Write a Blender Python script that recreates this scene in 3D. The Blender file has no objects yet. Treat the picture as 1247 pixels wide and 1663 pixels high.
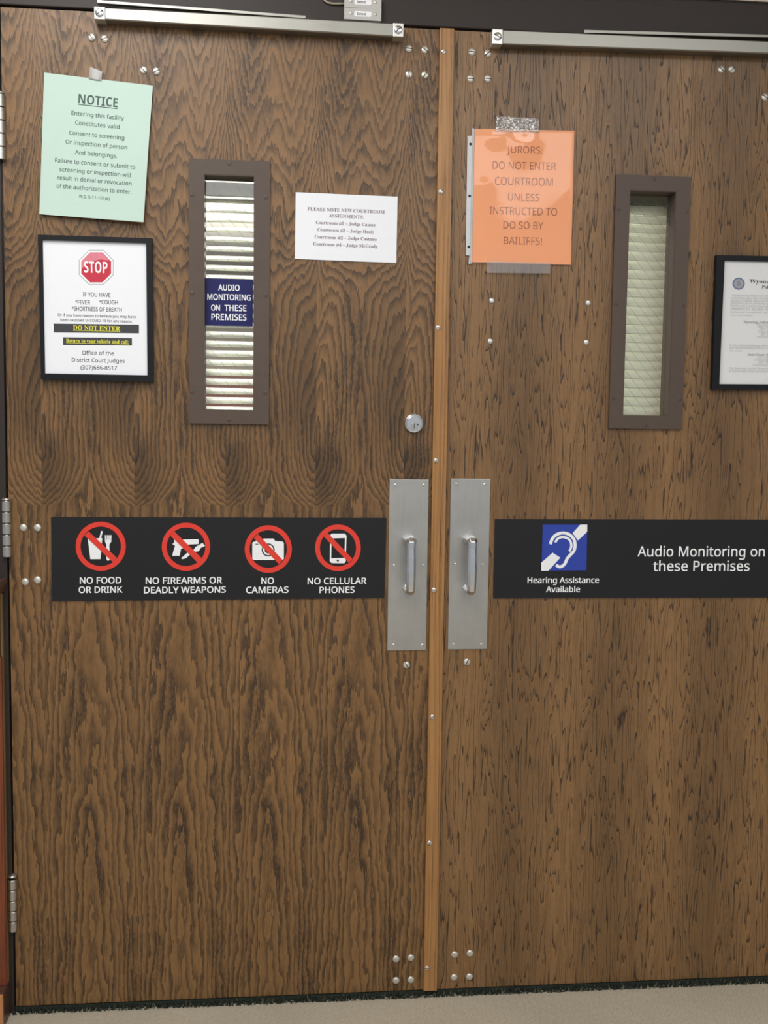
import bpy, bmesh, math, random
from mathutils import Vector, Matrix

random.seed(7)
scene = bpy.context.scene
COL = scene.collection

# ---------------------------------------------------------------- camera
CAMERA = {'M':[[0.9948,-0.0051,-0.1012],[-0.1005,0.0842,-0.9914],[0.0136,0.9964,0.0833]],'loc':[0.5652,-2.3251,1.2966],'lens':37.4265}
cam_data = bpy.data.cameras.new('camera')
cam_data.sensor_fit = 'VERTICAL'
cam_data.sensor_height = 36.0
cam_data.lens = CAMERA['lens']
cam_data.clip_start = 0.02
camera = bpy.data.objects.new('camera', cam_data)
COL.objects.link(camera)
camera.matrix_world = Matrix.Translation(CAMERA['loc']) @ Matrix(CAMERA['M']).to_4x4()
scene.camera = camera

# ---------------------------------------------------------------- world, lights, exposure
world = bpy.data.worlds.new('world')
scene.world = world
world.use_nodes = True
world.node_tree.nodes['Background'].inputs[0].default_value = (0.86, 0.93, 1.0, 1)
world.node_tree.nodes['Background'].inputs[1].default_value = 0.42
scene.view_settings.view_transform = 'Standard'
scene.view_settings.look = 'None'
scene.view_settings.gamma = 1.0
scene.view_settings.exposure = 0.12
try:
    scene.view_settings.use_curve_mapping = False
except Exception:
    pass


def area_light(name, loc, sx, sy, power, color=(1, 0.985, 0.96), rot=(0, 0, 0)):
    d = bpy.data.lights.new(name, 'AREA')
    d.shape = 'RECTANGLE'
    d.size, d.size_y = sx, sy
    d.energy = power
    d.color = color
    o = bpy.data.objects.new(name, d)
    o.location = loc
    o.rotation_euler = rot
    COL.objects.link(o)
    return o


# fluorescent ceiling lamps of the corridor, those of the room behind the doors, then an added fill uplight
area_light('ceiling_lamp', (0.05, -1.15, 2.72), 0.6, 1.2, 25)
area_light('ceiling_lamp.001', (1.75, -1.9, 2.72), 1.2, 0.6, 17)
area_light('ceiling_lamp.002', (0.6, -3.7, 2.72), 3.2, 1.8, 75)
area_light('courtroom_lamp', (0.6, 1.0, 2.70), 2.4, 0.7, 85)
area_light('courtroom_lamp.001', (0.6, 5.2, 2.70), 3.0, 2.4, 260)
area_light('fill_uplight', (0.6, 4.5, 2.05), 3.0, 3.0, 75, rot=(math.pi, 0, 0))  # added fill, no real fixture: brightens the back room ceiling seen between slats

# ---------------------------------------------------------------- node helpers


class V:
    """A float socket of a node tree with arithmetic."""
    def __init__(self, nt, s):
        self.nt, self.s = nt, s

    def _m(self, op, b=None, c=None):
        n = self.nt.nodes.new('ShaderNodeMath')
        n.operation = op
        for i, v in enumerate((self, b, c)):
            if v is None:
                continue
            if isinstance(v, V):
                self.nt.links.new(v.s, n.inputs[i])
            else:
                n.inputs[i].default_value = v
        return V(self.nt, n.outputs[0])

    def __add__(self, b): return self._m('ADD', b)
    def __sub__(self, b): return self._m('SUBTRACT', b)
    def __mul__(self, b): return self._m('MULTIPLY', b)
    def __truediv__(self, b): return self._m('DIVIDE', b)
    __radd__ = __add__
    __rmul__ = __mul__
    def rsub(self, b): return (self * -1.0) + b
    def floor(self): return self._m('FLOOR')
    def fract(self): return self._m('FRACT')
    def abs(self): return self._m('ABSOLUTE')
    def sqrt(self): return self._m('SQRT')
    def pow(self, b): return self._m('POWER', b)
    def sin(self): return self._m('SINE')

    def ramp(self, a, b, c=0.0, d=1.0, smooth=True):
        n = self.nt.nodes.new('ShaderNodeMapRange')
        if smooth:
            n.interpolation_type = 'SMOOTHSTEP'
        self.nt.links.new(self.s, n.inputs['Value'])
        for k, v in (('From Min', a), ('From Max', b), ('To Min', c), ('To Max', d)):
            n.inputs[k].default_value = v
        return V(self.nt, n.outputs['Result'])

    def curve(self, pts):
        """Piecewise curve through pts [(x, y)] with x and y in 0..1."""
        n = self.nt.nodes.new('ShaderNodeFloatCurve')
        c = n.mapping.curves[0]
        c.points[0].location = pts[0]
        c.points[1].location = pts[-1]
        for p in pts[1:-1]:
            c.points.new(*p)
        n.mapping.update()
        self.nt.links.new(self.s, n.inputs['Value'])
        return V(self.nt, n.outputs[0])


def combine(nt, x, y, z):
    n = nt.nodes.new('ShaderNodeCombineXYZ')
    for i, v in enumerate((x, y, z)):
        if isinstance(v, V):
            nt.links.new(v.s, n.inputs[i])
        else:
            n.inputs[i].default_value = v
    return n.outputs[0]


def noise(nt, vec, detail=2.0, rough=0.5, scale=1.0):
    n = nt.nodes.new('ShaderNodeTexNoise')
    n.inputs['Scale'].default_value = scale
    n.inputs['Detail'].default_value = detail
    n.inputs['Roughness'].default_value = rough
    nt.links.new(vec, n.inputs['Vector'])
    return V(nt, n.outputs[0])


def white(nt, v):
    n = nt.nodes.new('ShaderNodeTexWhiteNoise')
    n.noise_dimensions = '1D'
    nt.links.new(v.s, n.inputs['W'])
    return V(nt, n.outputs[0])


def mixcol(nt, fac, a, b, mode='MIX'):
    n = nt.nodes.new('ShaderNodeMix')
    n.data_type = 'RGBA'
    n.blend_type = mode
    n.clamp_result = False
    if isinstance(fac, V):
        nt.links.new(fac.s, n.inputs[0])
    else:
        n.inputs[0].default_value = fac
    for i, v in ((6, a), (7, b)):
        if isinstance(v, (tuple, list)):
            n.inputs[i].default_value = (*v, 1)
        elif isinstance(v, V):
            nt.links.new(v.s, n.inputs[i])
        else:
            nt.links.new(v, n.inputs[i])
    return n.outputs[2]


def grey(nt, v):
    n = nt.nodes.new('ShaderNodeCombineColor')
    for i in range(3):
        nt.links.new(v.s, n.inputs[i])
    return n.outputs[0]


def obj_xyz(nt):
    tc = nt.nodes.new('ShaderNodeTexCoord')
    s = nt.nodes.new('ShaderNodeSeparateXYZ')
    nt.links.new(tc.outputs['Object'], s.inputs[0])
    return [V(nt, s.outputs[i]) for i in range(3)] + [tc.outputs['Object']]


def srgb(r, g, b):
    f = lambda c: (c / 255 / 12.92) if c / 255 <= 0.04045 else ((c / 255 + 0.055) / 1.055) ** 2.4
    return (f(r), f(g), f(b))


def new_mat(name):
    m = bpy.data.materials.new(name)
    m.use_nodes = True
    nt = m.node_tree
    return m, nt, nt.nodes['Principled BSDF']


def plain(name, col, rough=0.5, metal=0.0, spec=0.5, var=0.06, vscale=40.0, bump=0.0, bscale=300.0, coat=0.0):
    """A material with a slight procedural mottle."""
    m, nt, b = new_mat(name)
    x, y, z, vec = obj_xyz(nt)
    n = noise(nt, vec, 3.0, 0.6, vscale)
    k = n.ramp(0.25, 0.75, 1.0 - var, 1.0 + var, False)
    nt.links.new(mixcol(nt, 1.0, col, grey(nt, k), 'MULTIPLY'), b.inputs['Base Color'])
    b.inputs['Roughness'].default_value = rough
    b.inputs['Metallic'].default_value = metal
    b.inputs['Specular IOR Level'].default_value = spec
    b.inputs['Coat Weight'].default_value = coat
    if bump:
        bp = nt.nodes.new('ShaderNodeBump')
        bp.inputs['Strength'].default_value = bump
        bp.inputs['Distance'].default_value = 0.001
        nt.links.new(noise(nt, vec, 3.0, 0.6, bscale).s, bp.inputs['Height'])
        nt.links.new(bp.outputs[0], b.inputs['Normal'])
    return m


def brushed(name, col, rough=0.32, vertical=True, amount=0.12):
    m, nt, b = new_mat(name)
    x, y, z, vec = obj_xyz(nt)
    v = combine(nt, x * (900.0 if vertical else 12.0), y * 300.0, z * (12.0 if vertical else 900.0))
    n = noise(nt, v, 3.0, 0.6)
    soft = noise(nt, vec, 3.0, 0.6, 14.0)
    k = n.ramp(0.3, 0.7, 1 - amount, 1 + amount, False) * soft.ramp(0.3, 0.7, 0.95, 1.05, False)
    nt.links.new(mixcol(nt, 1.0, col, grey(nt, k), 'MULTIPLY'), b.inputs['Base Color'])
    nt.links.new((n * 0.12 + soft * 0.1 + (rough - 0.11)).s, b.inputs['Roughness'])
    b.inputs['Metallic'].default_value = 1.0
    return m


def clear(name, tint=(1, 1, 1), gloss=0.12, rough=0.08, bump=0.0, bscale=60.0, haze=0.0, haze_col=(0.7, 0.7, 0.7)):
    """Thin clear sheet: see-through with a glossy surface and, if asked, a milky haze."""
    m, nt, b = new_mat(name)
    nt.nodes.remove(b)
    x, y, z, vec = obj_xyz(nt)
    out = [n for n in nt.nodes if n.type == 'OUTPUT_MATERIAL'][0]
    t = nt.nodes.new('ShaderNodeBsdfTransparent')
    t.inputs[0].default_value = (*tint, 1)
    g = nt.nodes.new('ShaderNodeBsdfGlossy')
    g.inputs['Roughness'].default_value = rough
    f = nt.nodes.new('ShaderNodeFresnel')
    f.inputs['IOR'].default_value = 1.5
    if bump:
        bp = nt.nodes.new('ShaderNodeBump')
        bp.inputs['Strength'].default_value = bump
        bp.inputs['Distance'].default_value = 0.004
        nt.links.new(noise(nt, vec, 2.0, 0.5, bscale).s, bp.inputs['Height'])
        nt.links.new(bp.outputs[0], g.inputs['Normal'])
        nt.links.new(bp.outputs[0], f.inputs['Normal'])
    base = t.outputs[0]
    if haze:
        d = nt.nodes.new('ShaderNodeBsdfDiffuse')
        d.inputs[0].default_value = (*haze_col, 1)
        h = nt.nodes.new('ShaderNodeMixShader')
        h.inputs[0].default_value = haze
        nt.links.new(base, h.inputs[1])
        nt.links.new(d.outputs[0], h.inputs[2])
        base = h.outputs[0]
    fac = (V(nt, f.outputs[0]) * (gloss / 0.04))._m('MINIMUM', 0.25)
    mx = nt.nodes.new('ShaderNodeMixShader')
    nt.links.new(fac.s, mx.inputs[0])
    nt.links.new(base, mx.inputs[1])
    nt.links.new(g.outputs[0], mx.inputs[2])
    nt.links.new(mx.outputs[0], out.inputs['Surface'])
    return m


# ---------------------------------------------------------------- wood


def finish_wood(nt, b, base, height, rough=0.42, bump=0.18):
    nt.links.new(base, b.inputs['Base Color'])
    nt.links.new((height * -0.08 + (rough + 0.04)).s, b.inputs['Roughness'])
    b.inputs['Specular IOR Level'].default_value = 0.5
    bp = nt.nodes.new('ShaderNodeBump')
    bp.inputs['Strength'].default_value = bump
    bp.inputs['Distance'].default_value = 0.0006
    nt.links.new(height.s, bp.inputs['Height'])
    nt.links.new(bp.outputs[0], b.inputs['Normal'])


def tail(nt, b, x, y, z, X, lf, f, ring, light, dark, contrast, shade, line=0.0, width=0.6, porous=0.55, blotch=0.46):
    """Colour of sawn oak from the growth-ring phase f: porous dark earlywood fading into pale latewood."""
    rnd = white(nt, ring)
    early = f.ramp(0.03, width, 1.0, 0.0)
    edge = f.ramp(0.0, 0.045, 0.0, 1.0)
    strong = rnd.ramp(0.0, 1.0, 0.68, 1.0, False)
    pore = noise(nt, combine(nt, x * 1100.0, y * 60.0, z * 70.0), 2.0, 0.6)
    d = early * edge * strong * pore.ramp(0.36, 0.60, porous, 1.12)
    if line:
        d = d * 0.46 + f.ramp(0.02, 0.20, line, 0.0) * edge
    patch = noise(nt, combine(nt, X * 16.0, lf + 3.0, z * 4.2), 3.0, 0.6)
    spots = noise(nt, combine(nt, x * 420.0, 3.0, z * 95.0), 3.0, 0.65)
    d = d + patch.ramp(0.50, 0.68, 0.0, blotch) * spots.ramp(0.34, 0.60)
    fine = noise(nt, combine(nt, x * 520.0, y, z * 62.0), 4.0, 0.75)
    tone = noise(nt, combine(nt, x * 3.0, 7.0, z * 1.3), 2.0, 0.5)
    col = mixcol(nt, (d * contrast)._m('MINIMUM', 1.0), light, dark)
    k = fine.ramp(0.25, 0.75, 0.74, 1.24, False) * tone.ramp(0.25, 0.75, 0.93, 1.07, False) * f.ramp(0.86, 0.97, 1.0, 1.12)
    if shade is not None:
        k = k * shade.rsub(1.0)
    col = mixcol(nt, 1.0, col, grey(nt, k), 'MULTIPLY')
    finish_wood(nt, b, col, d.rsub(1.0))


def veneer_swirled(name, light, dark, start, width):
    """Slip-matched flat-sawn oak with a knot at every leaf edge: arches below, rings round the knots, waves above."""
    m, nt, b = new_mat(name)
    x, y, z, vec = obj_xyz(nt)
    zn = z / 2.134
    u = (x - start) / width
    leaf = u.floor()
    t0 = u - leaf - 0.5
    lf = leaf * 0.06
    n_big = noise(nt, combine(nt, t0 * 1.7, lf, z * 2.6), 2.0, 0.5) - 0.5
    n_mid = noise(nt, combine(nt, t0 * 5.5, lf + 5.0, z * 6.5), 3.0, 0.55) - 0.5
    n_small = noise(nt, combine(nt, t0 * 15.0, lf + 8.0, z * 22.0), 2.0, 0.5) - 0.5
    n_jag = noise(nt, combine(nt, t0 * 62.0, leaf + 9.0, z * 16.0), 3.0, 0.7) - 0.5
    t = t0 + n_big * 0.16
    q = (t0.abs() * 2.0)
    qw = (t.abs() * 2.0)
    # lower part: arches that point up, pith depth growing with height
    dl = zn.curve([(0, 0.06), (0.15, 0.22), (0.3, 0.44), (0.42, 0.66), (0.5, 0.74), (0.75, 0.78), (1, 0.8)])
    low = (qw * qw + dl * dl * 1.1).sqrt() * 7.6
    # rings round a knot at the leaf edge, drawn out upwards and squeezed below
    v = z - 1.262
    up = v._m('MAXIMUM', 0.0)
    dn = v._m('MINIMUM', 0.0)
    qc = up.ramp(0.0, 0.32, 0.96, 0.60)
    # towards the leaf edge the rings are cut steeply, more so on its left half
    e = (q - qc)._m('MINIMUM', 0.0)
    eo = (q - qc)._m('MAXIMUM', 0.0) * t0.ramp(-0.05, 0.05, 2.9, 1.3)
    dq = dn * dn * 46.0
    r = (e * e * 1.1 + eo * eo + up * up * 5.6 + dq * dq).sqrt()
    knot = r.rsub(1.05)._m('MAXIMUM', 0.0) * 6.4
    # upper part: waves across the leaf, rising steeply at its edges
    wave = q.curve([(0, 0.30), (0.16, 0.22), (0.42, 0.0), (0.62, 0.16), (0.82, 0.5), (1, 1.0)])
    high = z * -21.0 + wave * 5.0 + 38.3
    w2 = z.ramp(1.54, 1.72)
    ph = (low + knot) * w2.rsub(1.0) + high * w2
    calm = z.ramp(0.85, 1.15, 1.0, 0.75) + w2 * 0.5
    ph = ph + n_mid * calm * 3.2 + n_small * 0.8 + n_jag * 1.0
    ring = ph.floor()
    half = t0.ramp(-0.30, 0.5)
    zone = z.ramp(1.18, 1.32) * z.ramp(1.35, 1.75, 1.0, 0.0)
    below = z.ramp(1.06, 1.16) * z.ramp(1.22, 1.29, 1.0, 0.0) * t0.ramp(-0.5, 0.05, 1.0, 0.0)
    tail(nt, b, x, y, z, t0 * width, lf, ph - ring, ring, light, dark, 1.0, half * zone * 0.44 + below * 0.48, width=0.82, blotch=0.56)
    return m


def veneer_fine(name, light, dark, start, width):
    """Slip-matched oak of finer figure: long narrow flames outlined by thin dark lines."""
    m, nt, b = new_mat(name)
    x, y, z, vec = obj_xyz(nt)
    u = (x - start) / width
    leaf = u.floor()
    t = u - leaf - 0.5
    lf = leaf * 0.08
    n_a = noise(nt, combine(nt, t * 4.2, lf, z * 1.25), 2.0, 0.5) - 0.5
    n_b = noise(nt, combine(nt, t * 9.5, lf + 4.0, z * 2.9), 2.0, 0.5) - 0.5
    n_c = noise(nt, combine(nt, t * 28.0, lf + 7.0, z * 12.0), 2.0, 0.5) - 0.5
    n_jag = noise(nt, combine(nt, t * 80.0, leaf + 9.0, z * 16.0), 3.0, 0.7) - 0.5
    ph = t.abs() * 15.0 + z * 3.0 + n_a * 15.0 + n_b * 8.0 + n_c * 1.0 + n_jag * 0.42
    ring = ph.floor()
    half = (t * 6.283 + 1.2).sin() * 0.19
    tail(nt, b, x, y, z, t * width, lf, ph - ring, ring, light, dark, 0.98, half, line=0.95, width=0.5, porous=0.85, blotch=0.28)
    return m


def strip_wood(name, light, dark, lam=0.006, rough=0.4):
    m, nt, b = new_mat(name)
    x, y, z, vec = obj_xyz(nt)
    w = noise(nt, combine(nt, x * 20.0, y * 20.0, z * 1.6), 3.0, 0.5) - 0.5
    ph = (x + y * 0.7 + w * 0.03) / lam
    f = ph.fract()
    pore = noise(nt, combine(nt, x * 1200.0, y * 1200.0, z * 40.0), 2.0, 0.6)
    d = f.ramp(0.0, 0.7, 1.0, 0.0) * pore.ramp(0.35, 0.65, 0.4, 1.2) * white(nt, ph.floor()).ramp(0.0, 1.0, 0.3, 1.2, False)
    d = d + noise(nt, combine(nt, x * 260.0, y * 260.0, z * 5.0), 3.0, 0.6).ramp(0.5, 0.72, 0.0, 0.7)
    tone = noise(nt, combine(nt, x * 9.0, y * 9.0, z * 4.0), 2.0, 0.5)
    col = mixcol(nt, d * 0.75, light, dark)
    col = mixcol(nt, 1.0, col, grey(nt, tone.ramp(0.25, 0.75, 0.85, 1.12, False)), 'MULTIPLY')
    finish_wood(nt, b, col, d.rsub(1.0), rough)
    return m


M = {}
M['oak_left'] = veneer_swirled('oak_veneer', srgb(129, 95, 58), srgb(58, 41, 25), 0.0701, 0.1937)
M['oak_right'] = veneer_fine('oak_veneer_fine', srgb(126, 94, 60), srgb(52, 37, 23), 0.05, 0.232)
M['oak_edge'] = strip_wood('pale_oak', srgb(170, 124, 74), srgb(96, 62, 32), 0.010)
M['red_wood'] = strip_wood('red_stained_wood', srgb(128, 66, 40), srgb(70, 30, 18), 0.008)
M['red_wood_dark'] = strip_wood('dark_stained_wood', srgb(84, 56, 46), srgb(52, 32, 26), 0.008)
M['orange_wood'] = strip_wood('orange_stained_wood', srgb(190, 130, 84), srgb(130, 80, 46), 0.01)
M['raw_wood'] = strip_wood('raw_wood', srgb(150, 118, 72), srgb(110, 82, 48), 0.008)
M['frame_brown'] = plain('bronze_paint', srgb(42, 33, 29), 0.55, bump=0.15, bscale=900, var=0.05)
M['lite_brown'] = plain('brown_paint', srgb(82, 68, 59), 0.5, bump=0.12, bscale=900, var=0.05)
M['aluminium'] = brushed('brushed_aluminium', (0.35, 0.345, 0.32), 0.44, False, 0.05)
M['plate_steel'] = brushed('brushed_steel', (0.52, 0.515, 0.50), 0.40, True, 0.05)
M['chrome'] = plain('satin_chrome', (0.72, 0.73, 0.75), 0.26, 1.0, var=0.02)
M['zinc'] = plain('zinc_plate', (0.72, 0.72, 0.70), 0.38, 0.8, var=0.05, vscale=200)
M['nickel'] = plain('dull_nickel', (0.66, 0.64, 0.58), 0.42, 0.7, var=0.08, vscale=300)
M['hinge_steel'] = plain('hinge_steel', (0.56, 0.55, 0.52), 0.34, 1.0, var=0.06, vscale=200)
M['black'] = plain('black_gap', (0.010, 0.010, 0.012), 0.6, var=0.1)
M['sign_black'] = plain('black_sign_face', srgb(31, 31, 35), 0.5, spec=0.3, bump=0.10, bscale=2500, var=0.08, vscale=900)
M['frame_black'] = plain('black_plastic', srgb(12, 14, 20), 0.45, spec=0.3, var=0.05)
M['print_white'] = plain('white_print', srgb(244, 246, 250), 0.4, var=0.01)
M['print_red'] = plain('red_print', srgb(226, 60, 46), 0.4, var=0.02)
M['print_dark_red'] = plain('crimson_print', srgb(200, 40, 66), 0.4, var=0.02)
M['print_pink'] = plain('pink_print', srgb(222, 128, 146), 0.4, var=0.05, vscale=90)
M['print_grey'] = plain('grey_print', srgb(140, 140, 146), 0.5, var=0.02)
M['print_faint'] = plain('faint_grey_print', srgb(176, 177, 182), 0.5, var=0.02)
M['print_blue'] = plain('blue_print', srgb(40, 66, 168), 0.4, var=0.03, vscale=300)
M['print_seal'] = plain('seal_blue_print', srgb(112, 122, 150), 0.5, var=0.08, vscale=500)
M['print_seal_light'] = plain('seal_grey_print', srgb(160, 164, 178), 0.5, var=0.10, vscale=900)
M['print_yellow'] = plain('yellow_print', srgb(236, 232, 70), 0.5, var=0.02)
M['print_bar'] = plain('dark_print', srgb(58, 60, 66), 0.5, var=0.03)
M['ink_black'] = plain('black_ink', srgb(46, 52, 54), 0.6, var=0.05)
M['ink_green'] = plain('ink_on_green', srgb(62, 86, 80), 0.6, var=0.05)
M['ink_plum'] = plain('faded_ink', srgb(120, 100, 112), 0.6, var=0.05)
M['ink_brown'] = plain('ink_on_orange', srgb(164, 88, 50), 0.6, var=0.04)
M['paper_white'] = plain('white_paper', srgb(240, 243, 250), 0.6, spec=0.3, var=0.008)
M['paper_warm'] = plain('office_paper', srgb(226, 228, 230), 0.6, spec=0.3, var=0.008)
M['paper_green'] = plain('green_paper', srgb(192, 216, 206), 0.6, spec=0.3, var=0.012, vscale=20)
M['paper_orange'] = plain('orange_paper', srgb(255, 172, 118), 0.6, spec=0.3, var=0.012, vscale=20)
M['blue_sign'] = plain('navy_plastic', srgb(28, 31, 92), 0.35, spec=0.3, var=0.03)
M['sleeve'] = clear('clear_sleeve', gloss=0.016, rough=0.05, bump=0.10, bscale=16.0, haze=0.03, haze_col=(0.9, 0.9, 0.9))
M['sleeve_strip'] = plain('sleeve_binding', srgb(206, 208, 212), 0.4, var=0.05)
M['tape'] = clear('clear_tape', gloss=0.22, rough=0.08, bump=1.0, bscale=140.0, haze=0.10, haze_col=(0.62, 0.60, 0.60))
M['tape_flat'] = clear('clear_tape_flat', gloss=0.05, rough=0.2, haze=0.16, haze_col=(0.62, 0.58, 0.60))
M['tape_grey'] = plain('grey_tape', srgb(160, 156, 154), 0.3, var=0.12, vscale=120)
M['glass'] = clear('window_glass', tint=(0.97, 0.98, 0.965), gloss=0.04, rough=0.01)
M['wire'] = plain('wire', (0.24, 0.24, 0.21), 0.5, 0.5)
M['box_plastic'] = plain('light_grey_plastic', srgb(192, 190, 186), 0.5, var=0.03)
M['cable'] = plain('beige_cable', srgb(168, 158, 142), 0.5)
M['headrail'] = plain('headrail_metal', srgb(88, 90, 74), 0.45)
M['carpet'] = plain('dark_green_carpet', srgb(52, 58, 52), 0.9, spec=0.1, var=0.3, vscale=500, bump=0.5)
M['fibre'] = plain('pale_fibre', srgb(112, 114, 96), 0.9, spec=0.1)
M['wall'] = plain('painted_wall', srgb(206, 196, 180), 0.7, var=0.02, bump=0.1)
M['wall_warm'] = plain('courtroom_wall', srgb(176, 164, 150), 0.8, var=0.03)
M['ceiling'] = plain('ceiling_board', srgb(214, 208, 198), 0.85, var=0.03)


def slat_material():
    m, nt, b = new_mat('vinyl_slat')
    x, y, z, vec = obj_xyz(nt)
    n = noise(nt, combine(nt, x * 6.0, y * 40.0, z * 200.0), 2.0, 0.5)
    nt.links.new(mixcol(nt, n.ramp(0.3, 0.7), srgb(236, 236, 220), srgb(244, 243, 230)), b.inputs['Base Color'])
    b.inputs['Roughness'].default_value = 0.35
    out = [q for q in nt.nodes if q.type == 'OUTPUT_MATERIAL'][0]
    tr = nt.nodes.new('ShaderNodeBsdfTranslucent')
    tr.inputs[0].default_value = (0.8, 0.82, 0.72, 1)
    mx = nt.nodes.new('ShaderNodeMixShader')
    mx.inputs[0].default_value = 0.25
    nt.links.new(b.outputs[0], mx.inputs[1])
    nt.links.new(tr.outputs[0], mx.inputs[2])
    nt.links.new(mx.outputs[0], out.inputs['Surface'])
    return m


M['slat'] = slat_material()


def floor_material():
    m, nt, b = new_mat('beige_carpet_tile')
    x, y, z, vec = obj_xyz(nt)
    r = x * 0.55 + y * 0.83
    q = y * 0.55 - x * 0.83
    streak = noise(nt, combine(nt, r * 60.0, q * 400.0, 0.0), 3.0, 0.6)
    big = noise(nt, vec, 3.0, 0.5, 4.0)
    fine = noise(nt, vec, 2.0, 0.6, 900.0)
    col = mixcol(nt, streak.ramp(0.3, 0.7), srgb(166, 156, 138), srgb(184, 175, 158))
    k = big.ramp(0.3, 0.7, 0.95, 1.05, False) * fine.ramp(0.3, 0.7, 0.94, 1.06, False)
    nt.links.new(mixcol(nt, 1.0, col, grey(nt, k), 'MULTIPLY'), b.inputs['Base Color'])
    b.inputs['Roughness'].default_value = 0.7
    b.inputs['Specular IOR Level'].default_value = 0.25
    return m


M['floor'] = floor_material()

# ---------------------------------------------------------------- object helpers
ORIGIN = {}


def put(name, bm, mat, parent=None, origin=None, smooth=False):
    """Link a bmesh given in world coordinates as ONE mesh object with its own origin."""
    if origin is None:
        vs = [v.co for v in bm.verts]
        lo = Vector([min(v[i] for v in vs) for i in range(3)])
        hi = Vector([max(v[i] for v in vs) for i in range(3)])
        origin = (lo + hi) / 2
    origin = Vector(origin)
    me = bpy.data.meshes.new(name)
    bmesh.ops.translate(bm, verts=bm.verts, vec=-origin)
    bmesh.ops.recalc_face_normals(bm, faces=bm.faces)
    bm.to_mesh(me)
    bm.free()
    for m in (mat if isinstance(mat, list) else [mat]):
        me.materials.append(m)
    if smooth:
        me.polygons.foreach_set('use_smooth', [True] * len(me.polygons))
    o = bpy.data.objects.new(name, me)
    COL.objects.link(o)
    o.location = origin
    if parent is not None:
        o.parent = parent
        o.location = origin - ORIGIN[parent.name]
    ORIGIN[o.name] = origin
    return o


def clone(o, parent, origin, name=None):
    c = o.copy()
    COL.objects.link(c)
    c.parent = parent
    origin = Vector(origin)
    c.location = origin - (ORIGIN[parent.name] if parent else Vector())
    ORIGIN[c.name] = origin
    return c


def tag(o, label, cat, kind=None, group=None):
    o['label'] = label
    o['category'] = cat
    if kind:
        o['kind'] = kind
    if group:
        o['group'] = group
    return o


def structure(o, label=None, cat=None):
    o['kind'] = 'structure'
    if label:
        o['label'] = label
        o['category'] = cat
    return o


def thing(name, loc, label, cat, group=None):
    o = bpy.data.objects.new(name, None)
    o.empty_display_size = 0.05
    COL.objects.link(o)
    o.location = loc
    ORIGIN[o.name] = Vector(loc)
    return tag(o, label, cat, group=group)


def BM():
    return bmesh.new()


def box(bm, x0, x1, y0, y1, z0, z1, bevel=0.0, mi=0):
    r = bmesh.ops.create_cube(bm, size=1.0)
    vs = r['verts']
    for v in vs:
        v.co = Vector(((x0 + x1) / 2 + v.co.x * (x1 - x0), (y0 + y1) / 2 + v.co.y * (y1 - y0), (z0 + z1) / 2 + v.co.z * (z1 - z0)))
    fs = {f for v in vs for f in v.link_faces}
    for f in fs:
        f.material_index = mi
    if bevel:
        es = list({e for f in fs for e in f.edges})
        bmesh.ops.bevel(bm, geom=es, offset=bevel, segments=2, affect='EDGES', profile=0.5)
    return bm


def quadring(bm, outer, inner, y0, y1):
    """A flat frame: outer and inner are four (x, z) corners; y0 front, y1 back."""
    def ring(pts, y):
        return [bm.verts.new((p[0], y, p[1])) for p in pts]
    of, ob, nf, nb = ring(outer, y0), ring(outer, y1), ring(inner, y0), ring(inner, y1)
    for i in range(4):
        j = (i + 1) % 4
        bm.faces.new((of[i], of[j], nf[j], nf[i]))
        bm.faces.new((ob[j], ob[i], nb[i], nb[j]))
        bm.faces.new((of[i], ob[i], ob[j], of[j]))
        bm.faces.new((nf[j], nb[j], nb[i], nf[i]))
    return bm


def rect(x0, x1, z0, z1):
    return [(x0, z1), (x1, z1), (x1, z0), (x0, z0)]


def slab(bm, pts, y0, y1, bevel=0.0):
    """A polygon of (x, z) points with thickness from y0 (front) to y1."""
    a = [bm.verts.new((p[0], y0, p[1])) for p in pts]
    c = [bm.verts.new((p[0], y1, p[1])) for p in pts]
    f0 = bm.faces.new(a)
    bm.faces.new(c[::-1])
    n = len(pts)
    for i in range(n):
        j = (i + 1) % n
        bm.faces.new((a[j], a[i], c[i], c[j]))
    if bevel:
        bmesh.ops.bevel(bm, geom=list(f0.edges), offset=bevel, segments=2, affect='EDGES', profile=0.5)
    return bm


def lathe(bm, prof, centre, axis='Y', seg=32, mi=0):
    """Revolve (radius, height) pairs about an axis through centre; height runs towards the viewer (-Y) or up (Z)."""
    rings = []
    cx, cy, cz = centre
    for r, h in prof:
        ring = []
        for i in range(seg):
            a = 2 * math.pi * i / seg
            if axis == 'Y':
                co = (cx + r * math.cos(a), cy - h, cz + r * math.sin(a))
            else:
                co = (cx + r * math.cos(a), cy + r * math.sin(a), cz + h)
            ring.append(bm.verts.new(co))
        rings.append(ring)
    fs = []
    for a, c in zip(rings, rings[1:]):
        for i in range(seg):
            j = (i + 1) % seg
            fs.append(bm.faces.new((a[i], a[j], c[j], c[i])))
    fs.append(bm.faces.new(rings[0]))
    fs.append(bm.faces.new(rings[-1]))
    for f in fs:
        f.material_index = mi
    return bm


def tube(bm, pts, r, seg=10):
    rings = []
    pts = [Vector(p) for p in pts]
    for i, p in enumerate(pts):
        d = (pts[min(i + 1, len(pts) - 1)] - pts[max(i - 1, 0)]).normalized()
        a = d.cross(Vector((0, 1, 0.01))).normalized()
        b = d.cross(a).normalized()
        rings.append([bm.verts.new(p + (a * math.cos(2 * math.pi * k / seg) + b * math.sin(2 * math.pi * k / seg)) * r) for k in range(seg)])
    for a, b in zip(rings, rings[1:]):
        for k in range(seg):
            bm.faces.new((a[k], a[(k + 1) % seg], b[(k + 1) % seg], b[k]))
    bm.faces.new(rings[0])
    bm.faces.new(rings[-1])
    return bm


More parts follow.
